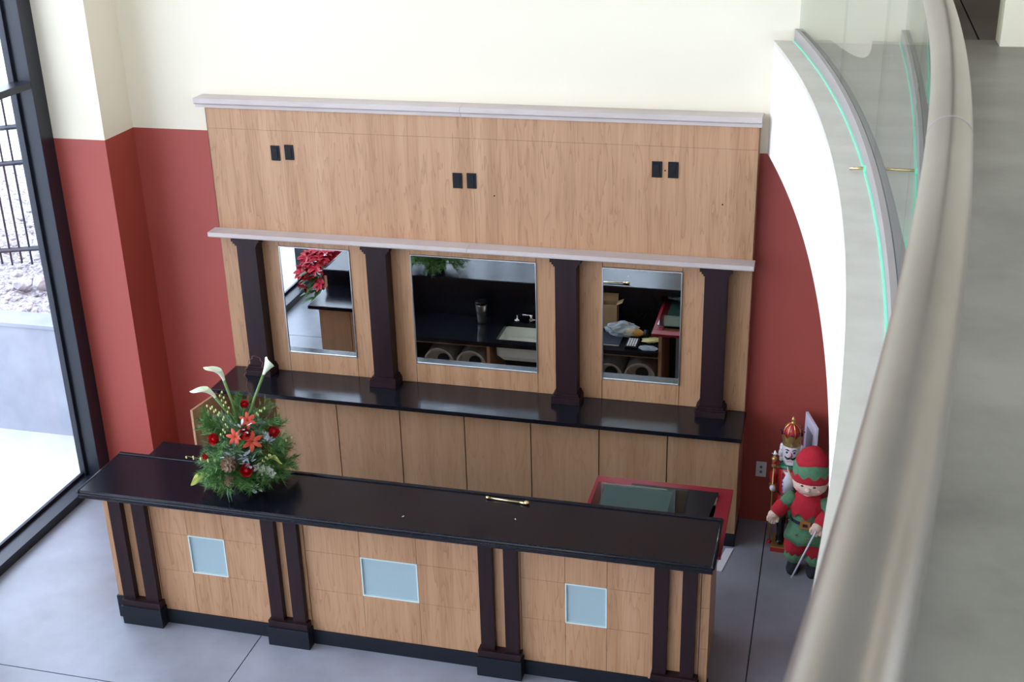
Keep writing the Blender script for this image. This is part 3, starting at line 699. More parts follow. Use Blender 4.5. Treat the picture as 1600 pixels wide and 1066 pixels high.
# handle on desk top
M_brass = mat('brass', (.72, .58, .30), .22, 1)
hd = thing('brass_handle', 'thin brass lever handle lying on the black desk top', 'handle', (2.24, -1.63, HZ))
b = B(); tube(b, [(2.135, -1.630, HZ+.008), (2.33, -1.642, HZ+.008)], .005, 10); obj('rod', b, M_brass, hd, smooth=True)
b = B(); tube(b, [(2.122, -1.629, HZ+.008), (2.14, -1.630, HZ+.008)], .008, 10); ball(b, (2.352, -1.640, HZ+.010), (.018, .015, .010)); tube(b, [(2.315, -1.641, HZ+.008), (2.35, -1.648, HZ+.008)], .008, 8); obj('knob_end', b, M_brass, hd, smooth=True)
for i, (x, y) in enumerate(((2.215, -1.585), (1.735, -1.90), (2.33, -1.80))):
    o = obj('paper_scrap', bx(-.006, .006, -.0025, .0025, 0, .001), M_paper); o.location = (x, y, HZ); o.rotation_euler = (0, 0, i)
    tag(o, ('tiny white paper scrap behind the brass handle', 'tiny white paper scrap near the front edge of the black desk top', 'tiny white paper scrap just in front of the brass handle')[i], 'scrap', 'paper scraps on the desk top')
# white tile strip on floor
ws = obj('white_strip', prism(B(), [(3.335, -.295), (3.384, -.288), (3.335, -.566), (3.285, -.562)], FL, FL+.006), M_paper, loc=(3.33, -.42, FL)); tag(ws, 'white board strip lying on the floor beside the cabinet end', 'board')
# wall outlet on red wall
ow = thing('wall_outlet', 'white wall outlet low on the red wall beside the nutcracker', 'outlet', (3.515, YW, .48))
xo, zo = 3.512, .468
obj('cover_plate', bx(xo-.034, xo+.034, YW-.006, YW, zo-.055, zo+.055), mat('white_plate', (.70, .68, .66), .4), ow, bevel=.002)
for dz in (-.018, .018):
    b = B(); lathe(b, [(.009, 0), (.009, .004)], seg=14); bmesh.ops.rotate(b, verts=b.verts, matrix=Matrix.Rotation(PI/2, 3, 'X')); bmesh.ops.translate(b, verts=b.verts, vec=(xo, YW-.0058, zo+dz)); obj('socket', b, mat('socket_grey', (.15, .15, .16), .5), ow)

# ------------------------------------------------------------------ glass guardrail on the balcony
gl = thing('glass_guardrail', 'curved glass balcony railing with thick brushed steel handrail close to the camera', 'railing', (*arc(.135, -4.0), UZ))
def arc_box(name, r0, r1, z0, z1, m, ya, yb, n):
    bm = B(); rows = []
    for i in range(n+1):
        y = ya+(yb-ya)*i/n; a = arc(r0, y); b = arc(r1, y)
        rows.append([bm.verts.new((*a, z0)), bm.verts.new((*b, z0)), bm.verts.new((*b, z1)), bm.verts.new((*a, z1))])
    for p, q in zip(rows, rows[1:]):
        for k in range(4): bm.faces.new((p[k], p[(k+1) % 4], q[(k+1) % 4], q[k]))
    bm.faces.new(list(reversed(rows[0]))); bm.faces.new(rows[-1]); bmesh.ops.recalc_face_normals(bm, faces=bm.faces)
    for e in bm.edges:
        if len(e.link_faces) == 2 and e.calc_face_angle() > .5: e.smooth = False
    o = obj(name, bm, m, gl, smooth=True)
    return o
arc_box('base_channel', .108, .128, 3.268, 3.340, M_channel, YW-.01, -9.8, 90)
arc_box('base_channel', .144, .160, 3.262, 3.325, M_gasket, YW-.01, -9.8, 90)
arc_box('gasket', .128, .144, 3.262, 3.328, M_gasket, YW-.01, -9.8, 90)
arc_box('green_glow_edge', .100, .1075, 3.266, 3.275, M_edge_glow, YW-.01, -9.8, 90)  # strip with added glow, in place of light leaking from the glass
yg = [YW-.02, -1.30, -2.62, -3.95, -5.28, -6.6, -7.93, -9.25]
for a, b_ in zip(yg, yg[1:]): arc_box('glass_panel', .130, .142, 3.300, 4.115, M_guard, a-.003, b_+.003, 40)
hr = B(); tube(hr, [(*arc(.138, YW-.02-i*.11), 4.125) for i in range(90)], .0315, 28); obj('handrail', hr, M_rail, gl, smooth=True)
p0 = arc(.138, -5.48); p1 = arc(.138, -5.486); b = B(); tube(b, [(*p0, 4.125), (*p1, 4.125)], .0322, 28); obj('rail_joint', b, M_channel, gl)
for yy in (-2.60, ):
    a = arc(.05, yy); b_ = arc(.125, yy); b = B(); tube(b, [(a[0], a[1], 3.280), (a[0]+.04, a[1]-.004, 3.284), (b_[0], b_[1], 3.282)], .006, 8); obj('glass_clip', b, M_brass, gl, smooth=True)
    obj('clip_block', bx(b_[0]-.025, b_[0]-.002, b_[1]-.014, b_[1]+.014, 3.272, 3.292), M_edge_glow, gl)

# ------------------------------------------------------------------ framed picture leaning behind the dolls
M_picw = mat('white_frame', (.70, .68, .80), .4); M_picg = mat('picture_grey', (.28, .27, .36), .5)
pf = thing('picture_frame', 'white framed picture standing edge-on behind the nutcracker and elf', 'picture', (3.81, -.10, FL))
pd = Vector((.062, -.20, 0)).normalized(); pn = Vector((pd.y, -pd.x, 0)); pc = Vector((3.815, -.055, .73))
b = B(); rect_tilt(b, pc, pd, (0, 0, 1), pn, .24, .42, .016); obj('frame', b, M_picw, pf)
b = B(); rect_tilt(b, pc+pn*.0085, pd, (0, 0, 1), pn, .13, .27, .004); obj('print', b, M_picg, pf)
b = B(); rect_tilt(b, pc-pn*.0085, pd, (0, 0, 1), pn, .13, .27, .004); obj('print', b, M_picg, pf)
b = B(); rect_tilt(b, pc+Vector((0, 0, -.435)), pd, (0, 0, 1), pn, .04, .46, .02); obj('stand_leg', b, M_picw, pf)

# ------------------------------------------------------------------ nutcracker
def pal(name, col, rough=.3, metal=0): return mat(name, col, rough, metal)
N_red = pal('nc_red', (.42, .02, .02)); N_gold = pal('nc_gold', (.62, .42, .14), .3, .8); N_white = pal('nc_white', (.78, .77, .80), .4)
N_black = pal('nc_black', (.01, .01, .012), .2); N_green = pal('nc_green', (.02, .16, .08), .4); N_skin = pal('nc_skin', (.80, .70, .70)); N_blue = pal('nc_blue', (.03, .04, .30), .2)
N_hair = mottle('nc_hair', (.75, .75, .78), (.9, .9, .92), 30, .9, bump=.6, bscale=80)
N_cheek = pal('nc_cheek', (.75, .35, .38)); N_silver = pal('nc_silver', (.7, .7, .75), .15, 1)
nc = thing('nutcracker', 'wooden nutcracker king figure with gold crown and scepter against the red wall', 'figurine', (3.702, -.175, FL), rz=-.05)
def nob(name, bm, m, par=nc, smooth=True): return obj(name, bm, m, par, local=True, smooth=smooth)
b = B(); box(b, -.082, .085, -.09, .075, 0, .032); nb = nob('base', b, N_red, smooth=False)
b = B(); box(b, -.082, .085, -.0905, .075, .032, .040); obj('base_trim', b, N_gold, nb, local=True)
for sx_ in (-1, 1):
    x = sx_*.033
    b = B(); lathe(b, [(.026, .04), (.028, .06), (.023, .09), (.026, .16), (.030, .21), (.026, .22)], (x, 0, 0), 14); ball(b, (x, -.028, .056), (.026, .045, .020)); nob('boot', b, N_black)
    b = B(); lathe(b, [(.027, .22), (.031, .26), (.034, .34), (.030, .36)], (x, 0, 0), 14); nob('leg', b, N_green)
b = B(); lathe(b, [(.072, .335), (.078, .36), (.066, .40), (.062, .42), (.070, .50), (.074, .56), (.060, .60), (.03, .615)], seg=22); nob('coat', b, N_red)
b = B(); lathe(b, [(.066, .398), (.068, .405), (.066, .412)], seg=22); nob('belt', b, N_black)
b = B(); loft(b, [((0, -.024, .425), .042, .046), ((0, -.028, .50), .048, .052), ((0, -.026, .58), .045, .048)], 16); vest = nob('vest', b, N_white)
for s_ in (-1, 1):
    for k in range(5):
        b = B(); ball(b, (s_*.036, -.062-.004*(k > 0), .45+.028*k), .0055, 1); obj('button', b, N_blue, vest, local=True)
b = B(); loft(b, [((0, -.004, .585), .070, .055), ((0, -.004, .605), .076, .06), ((0, 0, .62), .04, .04)], 20); nob('collar', b, N_green)
for s_ in (-1, 1):
    b = B(); tube(b, [(s_*.066, 0, .59), (s_*.098, -.004, .52), (s_*.096, -.02, .44)], [.026, .027, .020], 12); ball(b, (s_*.07, 0, .592), (.034, .03, .022)); am = nob('arm', b, N_red)
    b = B(); tube(b, [(s_*.097, -.016, .465), (s_*.096, -.021, .44)], [.025, .023], 12); obj('cuff', b, N_gold, am, local=True)
    b = B(); ball(b, (s_*.095, -.028, .428), (.018, .02, .019)); obj('hand', b, N_white, am, local=True)
    b = B(); lathe(b, [(.034, .588), (.036, .594), (.02, .602)], (s_*.072, 0, 0)); obj('epaulette', b, N_gold, am, local=True)
b = B(); lathe(b, [(.042, .615), (.050, .64), (.054, .68), (.053, .73), (.050, .76)], seg=22); hdn = nob('head', b, N_skin)
hb = B()
for k in range(15):
    a = PI*.04 + (PI*.92)*k/14
    x, y = math.cos(a)*.055, math.sin(a)*.050
    ball(hb, (x*1.06, y, .72), (.018, .018, .030), 1); ball(hb, (x*1.16, y*1.1, .675), (.019, .019, .032), 1); ball(hb, (x*1.1, y*1.1, .635), (.015, .015, .022), 1)
obj('hair', hb, N_hair, hdn, local=True)
b = B(); tube(b, [(0, -.052, .715), (0, -.066, .695), (0, -.052, .682)], [.006, .010, .006], 8); obj('nose', b, N_cheek, hdn, local=True, smooth=True)
b = B()
for s_ in (-1, 1): tube(b, [(s_*.003, -.058, .677), (s_*.016, -.058, .672), (s_*.030, -.050, .678), (s_*.034, -.045, .685)], [.006, .007, .005, .002], 8)
obj('moustache', b, N_black, hdn, local=True, smooth=True)
for s_ in (-1, 1):
    b = B(); ball(b, (s_*.022, -.0475, .712), (.0085, .005, .009), 2); ey = obj('eye', b, N_blue, hdn, local=True, smooth=True)
    b = B(); tube(b, [(s_*.010, -.053, .727), (s_*.022, -.052, .733), (s_*.034, -.043, .728)], [.003, .004, .002], 6); obj('eyebrow', b, N_black, hdn, local=True)
b = B(); box(b, -.022, .022, -.058, -.040, .628, .655); obj('jaw', b, N_white, hdn, local=True)
b = B(); box(b, -.018, .018, -.059, -.058, .650, .656); obj('mouth', b, N_cheek, hdn, local=True)
# crown
seg = 48; b = B(); rows = []
for z, r, amp in ((.752, .057, 0), (.757, .060, 0), (.765, .056, 0), (.795, .062, 0), (.815, .066, 1)):
    row = []
    for k in range(seg):
        a = 2*PI*k/seg; zz = z + (amp*.022*abs(math.cos(a*4)) if amp else 0); rr2 = r + (.004*abs(math.cos(a*4)) if amp else 0)
        row.append(b.verts.new((rr2*math.cos(a), rr2*math.sin(a), zz)))
    rows.append(row)
for p, q in zip(rows, rows[1:]):
    for k in range(seg): b.faces.new((p[k], p[(k+1) % seg], q[(k+1) % seg], q[k]))
cr = nob('crown', b, N_gold)
b = B(); lathe(b, [(.054, .785), (.055, .81), (.052, .845), (.043, .872), (.028, .889), (.008, .897)], seg=24); obj('crown_cap', b, N_red, cr, local=True, smooth=True)
for k in range(8):
    a = 2*PI*k/8; b = B(); ball(b, (.071*math.cos(a), .071*math.sin(a), .843), .0065, 1); obj('bead', b, N_blue, cr, local=True)
b = B()
for k in range(8):
    a = 2*PI*k/8+.39; tube(b, [(r*math.cos(a), r*math.sin(a), z) for r, z in ((.056, .80), (.055, .845), (.045, .872), (.028, .890), (.006, .899))], .0028, 6)
obj('crown_ribs', b, N_gold, cr, local=True)
b = B(); lathe(b, [(.012, .895), (.014, .903), (.008, .908), (.012, .918), (.010, .928), (.002, .945)], seg=14); obj('finial', b, N_gold, cr, local=True, smooth=True)
for k in range(8):
    a = 2*PI*k/8+.2; b = B(); ball(b, (.0585*math.cos(a), .0585*math.sin(a), .780), .005, 1); obj('jewel', b, N_red if k % 2 else N_blue, cr, local=True)
# scepter
b = B(); lathe(b, [(.004, .036), (.004, .60)], (-.097, -.045, 0), 10); sp = nob('scepter', b, N_gold)
b = B(); lathe(b, [(.006, .59), (.014, .60), (.017, .61), (.010, .622), (.013, .63), (.010, .64), (.018, .652), (.018, .66), (.008, .672)], (-.097, -.045, 0), 14); obj('scepter_head', b, N_gold, sp, local=True, smooth=True)
b = B(); lathe(b, [(.011, .622), (.014, .632), (.011, .640)], (-.097, -.045, 0), 14); obj('scepter_ring', b, N_red, sp, local=True)
b = B(); lathe(b, [(.004, .672), (.015, .690), (.004, .715)], (-.097, -.045, 0), 6)
for k in range(4): ball(b, (-.097+.014*math.cos(k*PI/2), -.045+.014*math.sin(k*PI/2), .690), .006, 1)
obj('crystal', b, N_silver, sp, local=True)
b = B(); ball(b, (-.097, -.045, .445), .019, 3); obj('white_ball', b, N_white, sp, local=True, smooth=True)
b = B(); lathe(b, [(.014, .036), (.016, .046), (.012, .056)], (-.097, -.045, 0), 12); obj('scepter_foot', b, N_red, sp, local=True)

# ------------------------------------------------------------------ plush elf
def cloth(name, c1, c2): return mottle(name, c1, c2, 40, .9, bump=.25, bscale=500)
E_red = cloth('felt_red', (.42, .010, .022), (.50, .014, .028)); E_green = cloth('felt_green', (.085, .20, .10), (.11, .25, .13)); E_skin = cloth('elf_skin', (.76, .52, .40), (.80, .57, .45))
E_black = cloth('felt_black', (.008, .009, .014), (.014, .015, .02)); E_belt = pal('belt_navy', (.01, .012, .03), .5); E_buck = pal('buckle_tan', (.42, .16, .04), .5); E_stick = pal('stick_white', (.72, .70, .80), .3)
E_hair = pal('elf_hair', (.10, .035, .015), .8); E_cheek = pal('elf_cheek', (.75, .38, .32), .9)
el = thing('elf_doll', 'plush elf doll in red and green felt standing in front of the nutcracker', 'doll', (3.835, -.425, FL), rz=-.12)
def eob(name, bm, m, par=el, smooth=True): return obj(name, bm, m, par, local=True, smooth=smooth)
def zig(n, amp, ph=0, out=0):
    def f(a):
        t = abs(((a*n/(2*PI)+ph) % 1)*2-1); return (1+out*t, amp*t)
    return f
for s_ in (-1, 1):
    x = s_*.062
    b = B(); loft(b, [((x, .005, .10), .030, .032), ((x, 0, .115), .060, .058), ((x, 0, .17), .073, .068), ((x*.9, 0, .24), .070, .070), ((x*.7, 0, .30), .06, .065)], 20); lg = eob('trouser_leg', b, E_red)
    b = B(); loft(b, [((x, 0, .055), .040, .044), ((x, 0, .075), .050, .055), ((x, 0, .10), .064, .064, zig(9, .0, 0, .10)), ((x, 0, .118), .060, .060, zig(9, .022, 0, .06))], 36, caps=False); obj('trouser_cuff', b, E_green, lg, local=True, smooth=True)
    b = B(); loft(b, [((x, -.028, .0), .038, .065), ((x, -.030, .018), .044, .072), ((x, -.022, .042), .040, .060), ((x, -.002, .065), .036, .040), ((x, 0, .085), .032, .034)], 20); eob('shoe', b, E_black)
# tunic
b = B(); loft(b, [((0, 0, .225), .138, .112, zig(6, .03, .25, 0)), ((0, 0, .27), .128, .104, zig(6, .012, .25, 0)), ((0, 0, .33), .112, .092), ((0, 0, .375), .102, .084), ((0, 0, .42), .104, .086), ((0, 0, .50), .098, .080), ((0, 0, .55), .070, .06), ((0, 0, .575), .04, .04)], 48); tn = eob('tunic', b, E_green)
b = B(); loft(b, [((0, 0, .365), .1045, .0865), ((0, 0, .39), .1055, .0875)], 36, caps=False); bl = obj('belt', b, E_belt, tn, local=True, smooth=True)
b = B(); box(b, -.032, .032, -.098, -.086, .352, .402); bk_ = obj('buckle', b, E_buck, tn, local=True)
b = B(); box(b, -.015, .015, -.1005, -.098, .367, .387); obj('buckle_center', b, E_belt, tn, local=True)
for (x, y, z) in ((.02, -.105, .285), (-.05, -.095, .30), (.06, -.088, .31)):
    b = B(); ball(b, (x, y, z), .006, 1); obj('button', b, E_red, tn, local=True)
b = B(); loft(b, [((0, 0, .452), .118, .10, zig(8, -.045, .0, -.06)), ((0, 0, .49), .112, .095, zig(8, -.01, 0, 0)), ((0, 0, .54), .085, .074), ((0, 0, .575), .052, .05), ((0, 0, .59), .04, .04)], 64, caps=False); eob('collar', b, E_red)
def arm(sh, elb, wr, hand, fdir_):
    b = B(); tube(b, [sh, tuple((Vector(sh)+Vector(elb))/2), elb, wr], [.042, .046, .042, .034], 16); a = eob('sleeve', b, E_green)
    d = (Vector(wr)-Vector(elb)).normalized(); w0 = Vector(wr)
    b = B(); rows = []; up = Vector((0, 0, 1)); s = d.cross(up).normalized(); u = s.cross(d)
    for t_, r in ((-.045, .046), (-.02, .048), (.015, .046), (.03, .034)):
        row = []
        for k in range(32):
            an = 2*PI*k/32; z = (abs(((an*7/(2*PI)) % 1)*2-1)*-.018 if t_ == -.045 else 0)
            row.append(b.verts.new(w0+d*(t_+z)+(s*math.cos(an)+u*math.sin(an))*r))
        rows.append(row)
    for p, q in zip(rows, rows[1:]):
        for k in range(32): b.faces.new((p[k], p[(k+1) % 32], q[(k+1) % 32], q[k]))
    bmesh.ops.recalc_face_normals(b, faces=b.faces); obj('cuff', b, E_red, a, local=True, smooth=True)
    # mitten hand: palm, thumb and four short plump fingers in one surface
    b = B(); H = Vector(hand); fd = Vector(fdir_).normalized(); sd = fd.cross(Vector((0, -1, 0)))
    if sd.length < .1: sd = Vector((1, 0, 0))
    sd.normalize(); tube(b, [w0, H, H+fd*.012], [.026, .033, .028], 14); ball(b, H, (.034, .028, .034), 3)
    for k in range(4):
        o_ = sd*(-.024+.016*k); ln = (.022, .027, .025, .019)[k]
        tube(b, [H+o_*.8, H+o_+fd*(.018+ln*.5), H+o_*.9+fd*(.020+ln)+Vector((0, -.004, -.004))], [.0105, .0105, .0085], 10); ball(b, H+o_*.9+fd*(.020+ln)+Vector((0, -.004, -.004)), .0086, 2)
    tube(b, [H-sd*.012, H-sd*.034+fd*.006+Vector((0, -.010, 0)), H-sd*.036+fd*.022+Vector((0, -.016, 0))], [.012, .0115, .009], 10); ball(b, H-sd*.036+fd*.022+Vector((0, -.016, 0)), .0092, 2)
    obj('hand', b, E_skin, a, local=True, smooth=True); return a
arm((-.085, 0, .525), (-.140, -.015, .47), (-.175, -.045, .425), (-.202, -.062, .395), (-.25, -.15, -1))
arm((.085, 0, .525), (.135, -.045, .465), (.100, -.105, .420), (.075, -.125, .395), (-.5, -.2, -1))
b = B(); tube(b, [(.072, -.155, .385), (-.050, -.165, .030)], .0055, 10); eob('stick', b, E_stick)
# head
b = B(); loft(b, [((0, -.005, .565), .045, .045), ((0, -.010, .580), .078, .070), ((0, -.014, .605), .100, .085), ((0, -.014, .640), .106, .092), ((0, -.010, .68), .100, .090), ((0, 0, .72), .085, .08)], 28); hd_ = eob('head', b, E_skin)
b = B(); ball(b, (.0, -.108, .632), (.018, .017, .016), 3); obj('nose', b, E_skin, hd_, local=True, smooth=True)
for s_ in (-1, 1):
    b = B(); ball(b, (s_*.058, -.083, .618), (.020, .010, .015), 2); obj('cheek', b, E_cheek, hd_, local=True, smooth=True)
    b = B(); ball(b, (s_*.036, -.098, .652), (.010, .006, .006), 2); obj('eye', b, E_hair, hd_, local=True, smooth=True)
    b = B(); tube(b, [(s_*.085, -.005, .625), (s_*.118, -.010, .655), (s_*.140, -.012, .705), (s_*.146, -.012, .722)], [.020, .024, .012, .003], 12, flat=.45); obj('ear', b, E_skin, hd_, local=True, smooth=True)
b = B(); tube(b, [(-.022, -.106, .598), (0, -.108, .593), (.022, -.106, .598)], [.002, .003, .002], 8); obj('mouth', b, E_cheek, hd_, local=True, smooth=True)
b = B()
for k in range(9): ball(b, (-.065+.0162*k, -.095+abs(k-4)*.004, .668), (.011, .008, .008), 1)
obj('hair', b, E_hair, hd_, local=True, smooth=True)
b = B(); loft(b, [((0, -.004, .655), .108, .096), ((0, -.004, .675), .114, .102), ((0, 0, .72), .110, .100), ((0, 0, .77), .098, .09)], 40, caps=False); ht = eob('hat_band', b, E_red)
b = B(); loft(b, [((0, 0, .722), .1135, .103, zig(10, -.028, 0, 0)), ((0, 0, .755), .109, .099), ((0, 0, .790), .098, .09, zig(3, -.022, .1, 0))], 60, caps=False); obj('hat_zigzag', b, E_green, ht, local=True, smooth=True)
b = B(); loft(b, [((0, 0, .752), .104, .095), ((0, 0, .80), .093, .085), ((0, .005, .835), .072, .066), ((.004, .01, .860), .042, .04), ((.006, .012, .870), .010, .01)], 32); obj('hat_crown', b, E_red, ht, local=True, smooth=True)

# ------------------------------------------------------------------ foliage helpers
P_pine = mottle('pine_needles', (.05, .14, .028), (.12, .27, .06), 30, .55); P_pine2 = mottle('blue_pine_needles', (.08, .17, .08), (.17, .28, .15), 30, .6)
P_stem = pal('green_stem', (.12, .22, .05), .5); P_calla = mottle('calla_petal', (.72, .76, .52), (.80, .82, .66), 8, .4); P_rose = mottle('rose_petal', (.50, .006, .012), (.62, .012, .02), 20, .55)
P_lily = mottle('lily_petal', (.62, .06, .025), (.70, .11, .05), 20, .5); P_silver = pal('silver_leaf', (.58, .62, .66), .35, .2); P_cone = mottle('pinecone', (.12, .07, .035), (.22, .14, .08), 20, .7)
P_white = pal('orchid_petal', (.80, .78, .66), .5); P_twig = pal('curly_twig', (.14, .04, .03), .6); P_leaf = mottle('strap_leaf', (.03, .09, .05), (.06, .15, .08), 10, .35); P_bud = pal('pale_bud', (.62, .62, .25), .5)
P_yel = pal('calla_yellow', (.50, .55, .12), .4)
def sprig_mesh(name, m, seed, n=150, L=.20, nl=.045, droop=.4):
    rnd = random.Random(seed); b = B()
    path = [Vector((L*t, 0, L*(.15*t - droop*t*t))) for t in [i/8 for i in range(9)]]
    def at(t):
        k = min(7, int(t*8)); return path[k].lerp(path[k+1], t*8-k)
    def needles(f, cnt, r):
        for i in range(cnt):
            t = rnd.random(); p = f(t); a = rnd.random()*2*PI
            dirv = (Vector((.75, math.cos(a)*.8, math.sin(a)*.8-.15))).normalized()*r*rnd.uniform(.7, 1.15)
            w = dirv.cross(Vector((rnd.random(), rnd.random(), rnd.random()))).normalized()*.0016
            v = [b.verts.new(p-w), b.verts.new(p+w), b.verts.new(p+dirv)]; b.faces.new(v)
    tube(b, path, [.003, .0028, .0026, .0024, .0022, .002, .0018, .0015, .001], 5)
    needles(at, n, nl)
    for s_ in (-1, 1):
        for t0 in (.25, .5, .72):
            q = at(t0); e = q+Vector((L*.32, s_*L*.26, -.02)); tube(b, [q, e], [.0016, .001], 4)
            needles(lambda t: q.lerp(e, t), n//4, nl*.85)
    me = bpy.data.meshes.new(name); b.to_mesh(me); b.free(); me.materials.append(m); return me
def put(name, me, parent, loc, mtx=None, sc=1.0):
    o = bpy.data.objects.new(name, me); COL.objects.link(o); o.parent = parent
    o.location = loc
    if mtx: o.rotation_euler = mtx.to_euler()
    o.scale = (sc, sc, sc); return o
def aim(az, el, roll=0): return Matrix.Rotation(az, 3, 'Z') @ Matrix.Rotation(-el, 3, 'Y') @ Matrix.Rotation(roll, 3, 'X')
def mesh_of(b, name, ms, smooth=True):
    me = bpy.data.meshes.new(name); b.to_mesh(me); b.free()
    if smooth: me.polygons.foreach_set('use_smooth', [True]*len(me.polygons))
    for m in (ms if isinstance(ms, (list, tuple)) else [ms]): me.materials.append(m)
    return me
def petal(b, base, dirv, up, L, W, cup=.3, n=5, mi=0, tip=.1):
    """curved petal grown from base along dirv, bending to up"""
    d = Vector(dirv).normalized(); u = Vector(up).normalized(); s = d.cross(u).normalized(); rows = []
    for i in range(n+1):
        t = i/n; w = W*(math.sin(PI*min(1, (t*.9+.08)))**.8)*(1 if t < .9 else 1-tip)
        c = Vector(base)+d*L*t+u*L*cup*(t*t)
        rows.append([b.verts.new(c-s*w/2+u*abs(w)*.18), b.verts.new(c), b.verts.new(c+s*w/2+u*abs(w)*.18)])
    for p, q in zip(rows, rows[1:]):
        for k in range(2):
            f = b.faces.new((p[k], p[k+1], q[k+1], q[k])); f.material_index = mi
def rose_mesh():
    b = B()
    for ring, (n, r, L, tilt) in enumerate(((3, .004, .026, .15), (4, .008, .030, .35), (5, .012, .032, .6), (6, .015, .034, .95))):
        for k in range(n):
            a = 2*PI*k/n+ring*.5; o = Vector((math.cos(a), math.sin(a), 0))
            petal(b, o*r*.6, o*tilt+Vector((0, 0, 1)), -o, L, .034, .28, 6)
    ball(b, (0, 0, .012), (.010, .010, .014), 2)
    return mesh_of(b, 'rose', P_rose)
def lily_mesh():
    b = B()
    for k in range(6):
        a = 2*PI*k/6; o = Vector((math.cos(a), math.sin(a), 0)); petal(b, o*.004, o*1.1+Vector((0, 0, .7)), Vector((0, 0, -1))+o*.2, .062, .026, .45, 7)
    for k in range(5):
        a = 2*PI*k/5+.3; tube(b, [(0, 0, 0), (math.cos(a)*.02, math.sin(a)*.02, .035)], .0012, 4)
    return mesh_of(b, 'lily', P_lily)
ME_pine = [sprig_mesh('pine_sprig', P_pine, k, 260, .25, .055, .30+.12*k) for k in range(3)]
ME_pine2 = [sprig_mesh('blue_pine_sprig', P_pine2, 9+k, 220, .18, .040, .2) for k in range(2)]
ME_rose = rose_mesh(); ME_lily = lily_mesh()
BX, BY, BZ = .755, -1.745, HZ
fb = thing('flower_arrangement', 'Christmas flower arrangement of pine, red roses and calla lilies on the black desk top', 'flowers', (BX, BY, BZ))
b = B(); lathe(b, [(.07, 0), (.085, .05), (.095, .11), (.09, .115), (.07, .11)], seg=24); obj('container', b, N_black, fb, local=True, smooth=True)
b = B(); ball(b, (0, 0, .17), (.115, .105, .17), 3)
for v in b.verts: v.co *= 1+.12*noise.noise(v.co*18)
obj('floral_foam', b, mat('moss_green', (.02, .05, .015), .9), fb, local=True)
rnd = random.Random(11)
for k in range(22):      # skirt of drooping pine
    az = 2*PI*k/22+rnd.uniform(-.15, .15); el_ = rnd.uniform(-.04, .12); r0 = .045
    put('pine_sprig', ME_pine[k % 3], fb, (r0*math.cos(az), r0*math.sin(az), .145+rnd.uniform(-.01, .03)), aim(az, el_, rnd.uniform(-.5, .5)), rnd.uniform(.78, .95))
for k in range(38):      # body
    az = 2*PI*k*.382; h = .17+.16*(k/38); el_ = .05+.85*(k/38)+rnd.uniform(-.2, .2); r0 = .05
    me = ME_pine[k % 3] if k % 2 else ME_pine2[k % 4 // 2]
    put('pine_sprig', me, fb, (r0*math.cos(az), r0*math.sin(az), h), aim(az, el_, rnd.uniform(-3, 3)), rnd.uniform(.62, .92))
# view basis: the side turned to the photographer
vd = Vector((cam.matrix_world.translation.x-BX, cam.matrix_world.translation.y-BY, 0)).normalized(); vr = Vector((-vd.y, vd.x, 0))
def fp_(s, f, z): return vr*s+vd*f+Vector((0, 0, z))      # s to the right, f to the front
def flower(name, me, s, f, z, up, sc=1.0):
    u = Vector(up).normalized(); q = Vector((0, 0, 1)).rotation_difference(u)
    o = bpy.data.objects.new(name, me); COL.objects.link(o); o.parent = fb; o.location = fp_(s, f, z); o.rotation_euler = q.to_euler(); o.scale = (sc,)*3
    if sc > 0:
        t = B(); p = fp_(s, f, z); c = Vector((p.x*.25, p.y*.25, max(.12, p.z-.12))); tube(t, [c, (c+p)/2+Vector((0, 0, .01)), p], .003, 6)
        obj('flower_stem', t, P_stem, fb, local=True)
    return o
fr = vd+Vector((0, 0, .45))
flower('rose', ME_rose, .160, .06, .335, fr+vr*.5, 1.6)
flower('rose', ME_rose, -.135, .08, .345, fr-vr*.8, 1.5)
flower('rose', ME_rose, .0, .19, .185, fr, 1.6)
flower('rose', ME_rose, .015, .15, .385, fr, 1.5)
flower('rose', ME_rose, .035, .0, .485, fr+Vector((0, 0, .5)), 1.1)
flower('rose', ME_rose, -.115, .15, .10, fr-vr*.7, 1.0)
flower('rose', ME_rose, -.20, .05, .225, fr-vr*1.2, .85)
flower('lily', ME_lily, .05, .17, .345, fr+vr*.2-Vector((0, 0, .3)), 1.0)
flower('lily', ME_lily, -.035, .15, .375, fr-vr*.4, .85)
flower('lily', ME_lily, .04, .06, .42, fr+Vector((0, 0, .3)), .8)
# calla lilies
def calla(s0, f0, z0, s1, f1, z1, lean, m=P_calla, sc=1.0):
    b = B(); p0 = fp_(s0, f0, z0); p1 = fp_(s1, f1, z1); mid = (p0+p1)/2+Vector((0, 0, .01)); tube(b, [p0, mid, p1], [.007*sc, .0075*sc, .008*sc], 10)
    st_ = obj('calla_stem', b, P_stem, fb, local=True, smooth=True)
    d = (p1-mid).normalized(); s = d.cross(vd).normalized(); f = s.cross(d).normalized(); L = .115*sc; rows = []
    seg = 22; tall = lean[1]
    for i in range(11):
        t = i/10; r = (.0075+.022*t**1.4)*sc; row = []
        for k in range(seg+1):
            a = tall+PI+2*PI*k/seg*.985; w = math.cos(a-tall); q = ((1+w)/2)
            hgt = L*t*(.50+.50*q**1.5+.10*q**12); out = (s*math.cos(tall)+f*math.sin(tall))
            c = p1+d*hgt+(s*math.cos(a)+f*math.sin(a))*(r*(1-.35*t*q**6))+out*(t**3)*.030*sc*q**2+vr*lean[0]*t*t*.018*sc - Vector((0, 0, 1))*(t**5)*.030*sc*q**3
            row.append(c)
        rows.append(row)
    b = B(); vr_ = [[b.verts.new(c) for c in row] for row in rows]
    for p, q in zip(vr_, vr_[1:]):
        for k in range(seg): b.faces.new((p[k], p[k+1], q[k+1], q[k]))
    obj('calla_flower', b, m, st_, local=True, smooth=True)
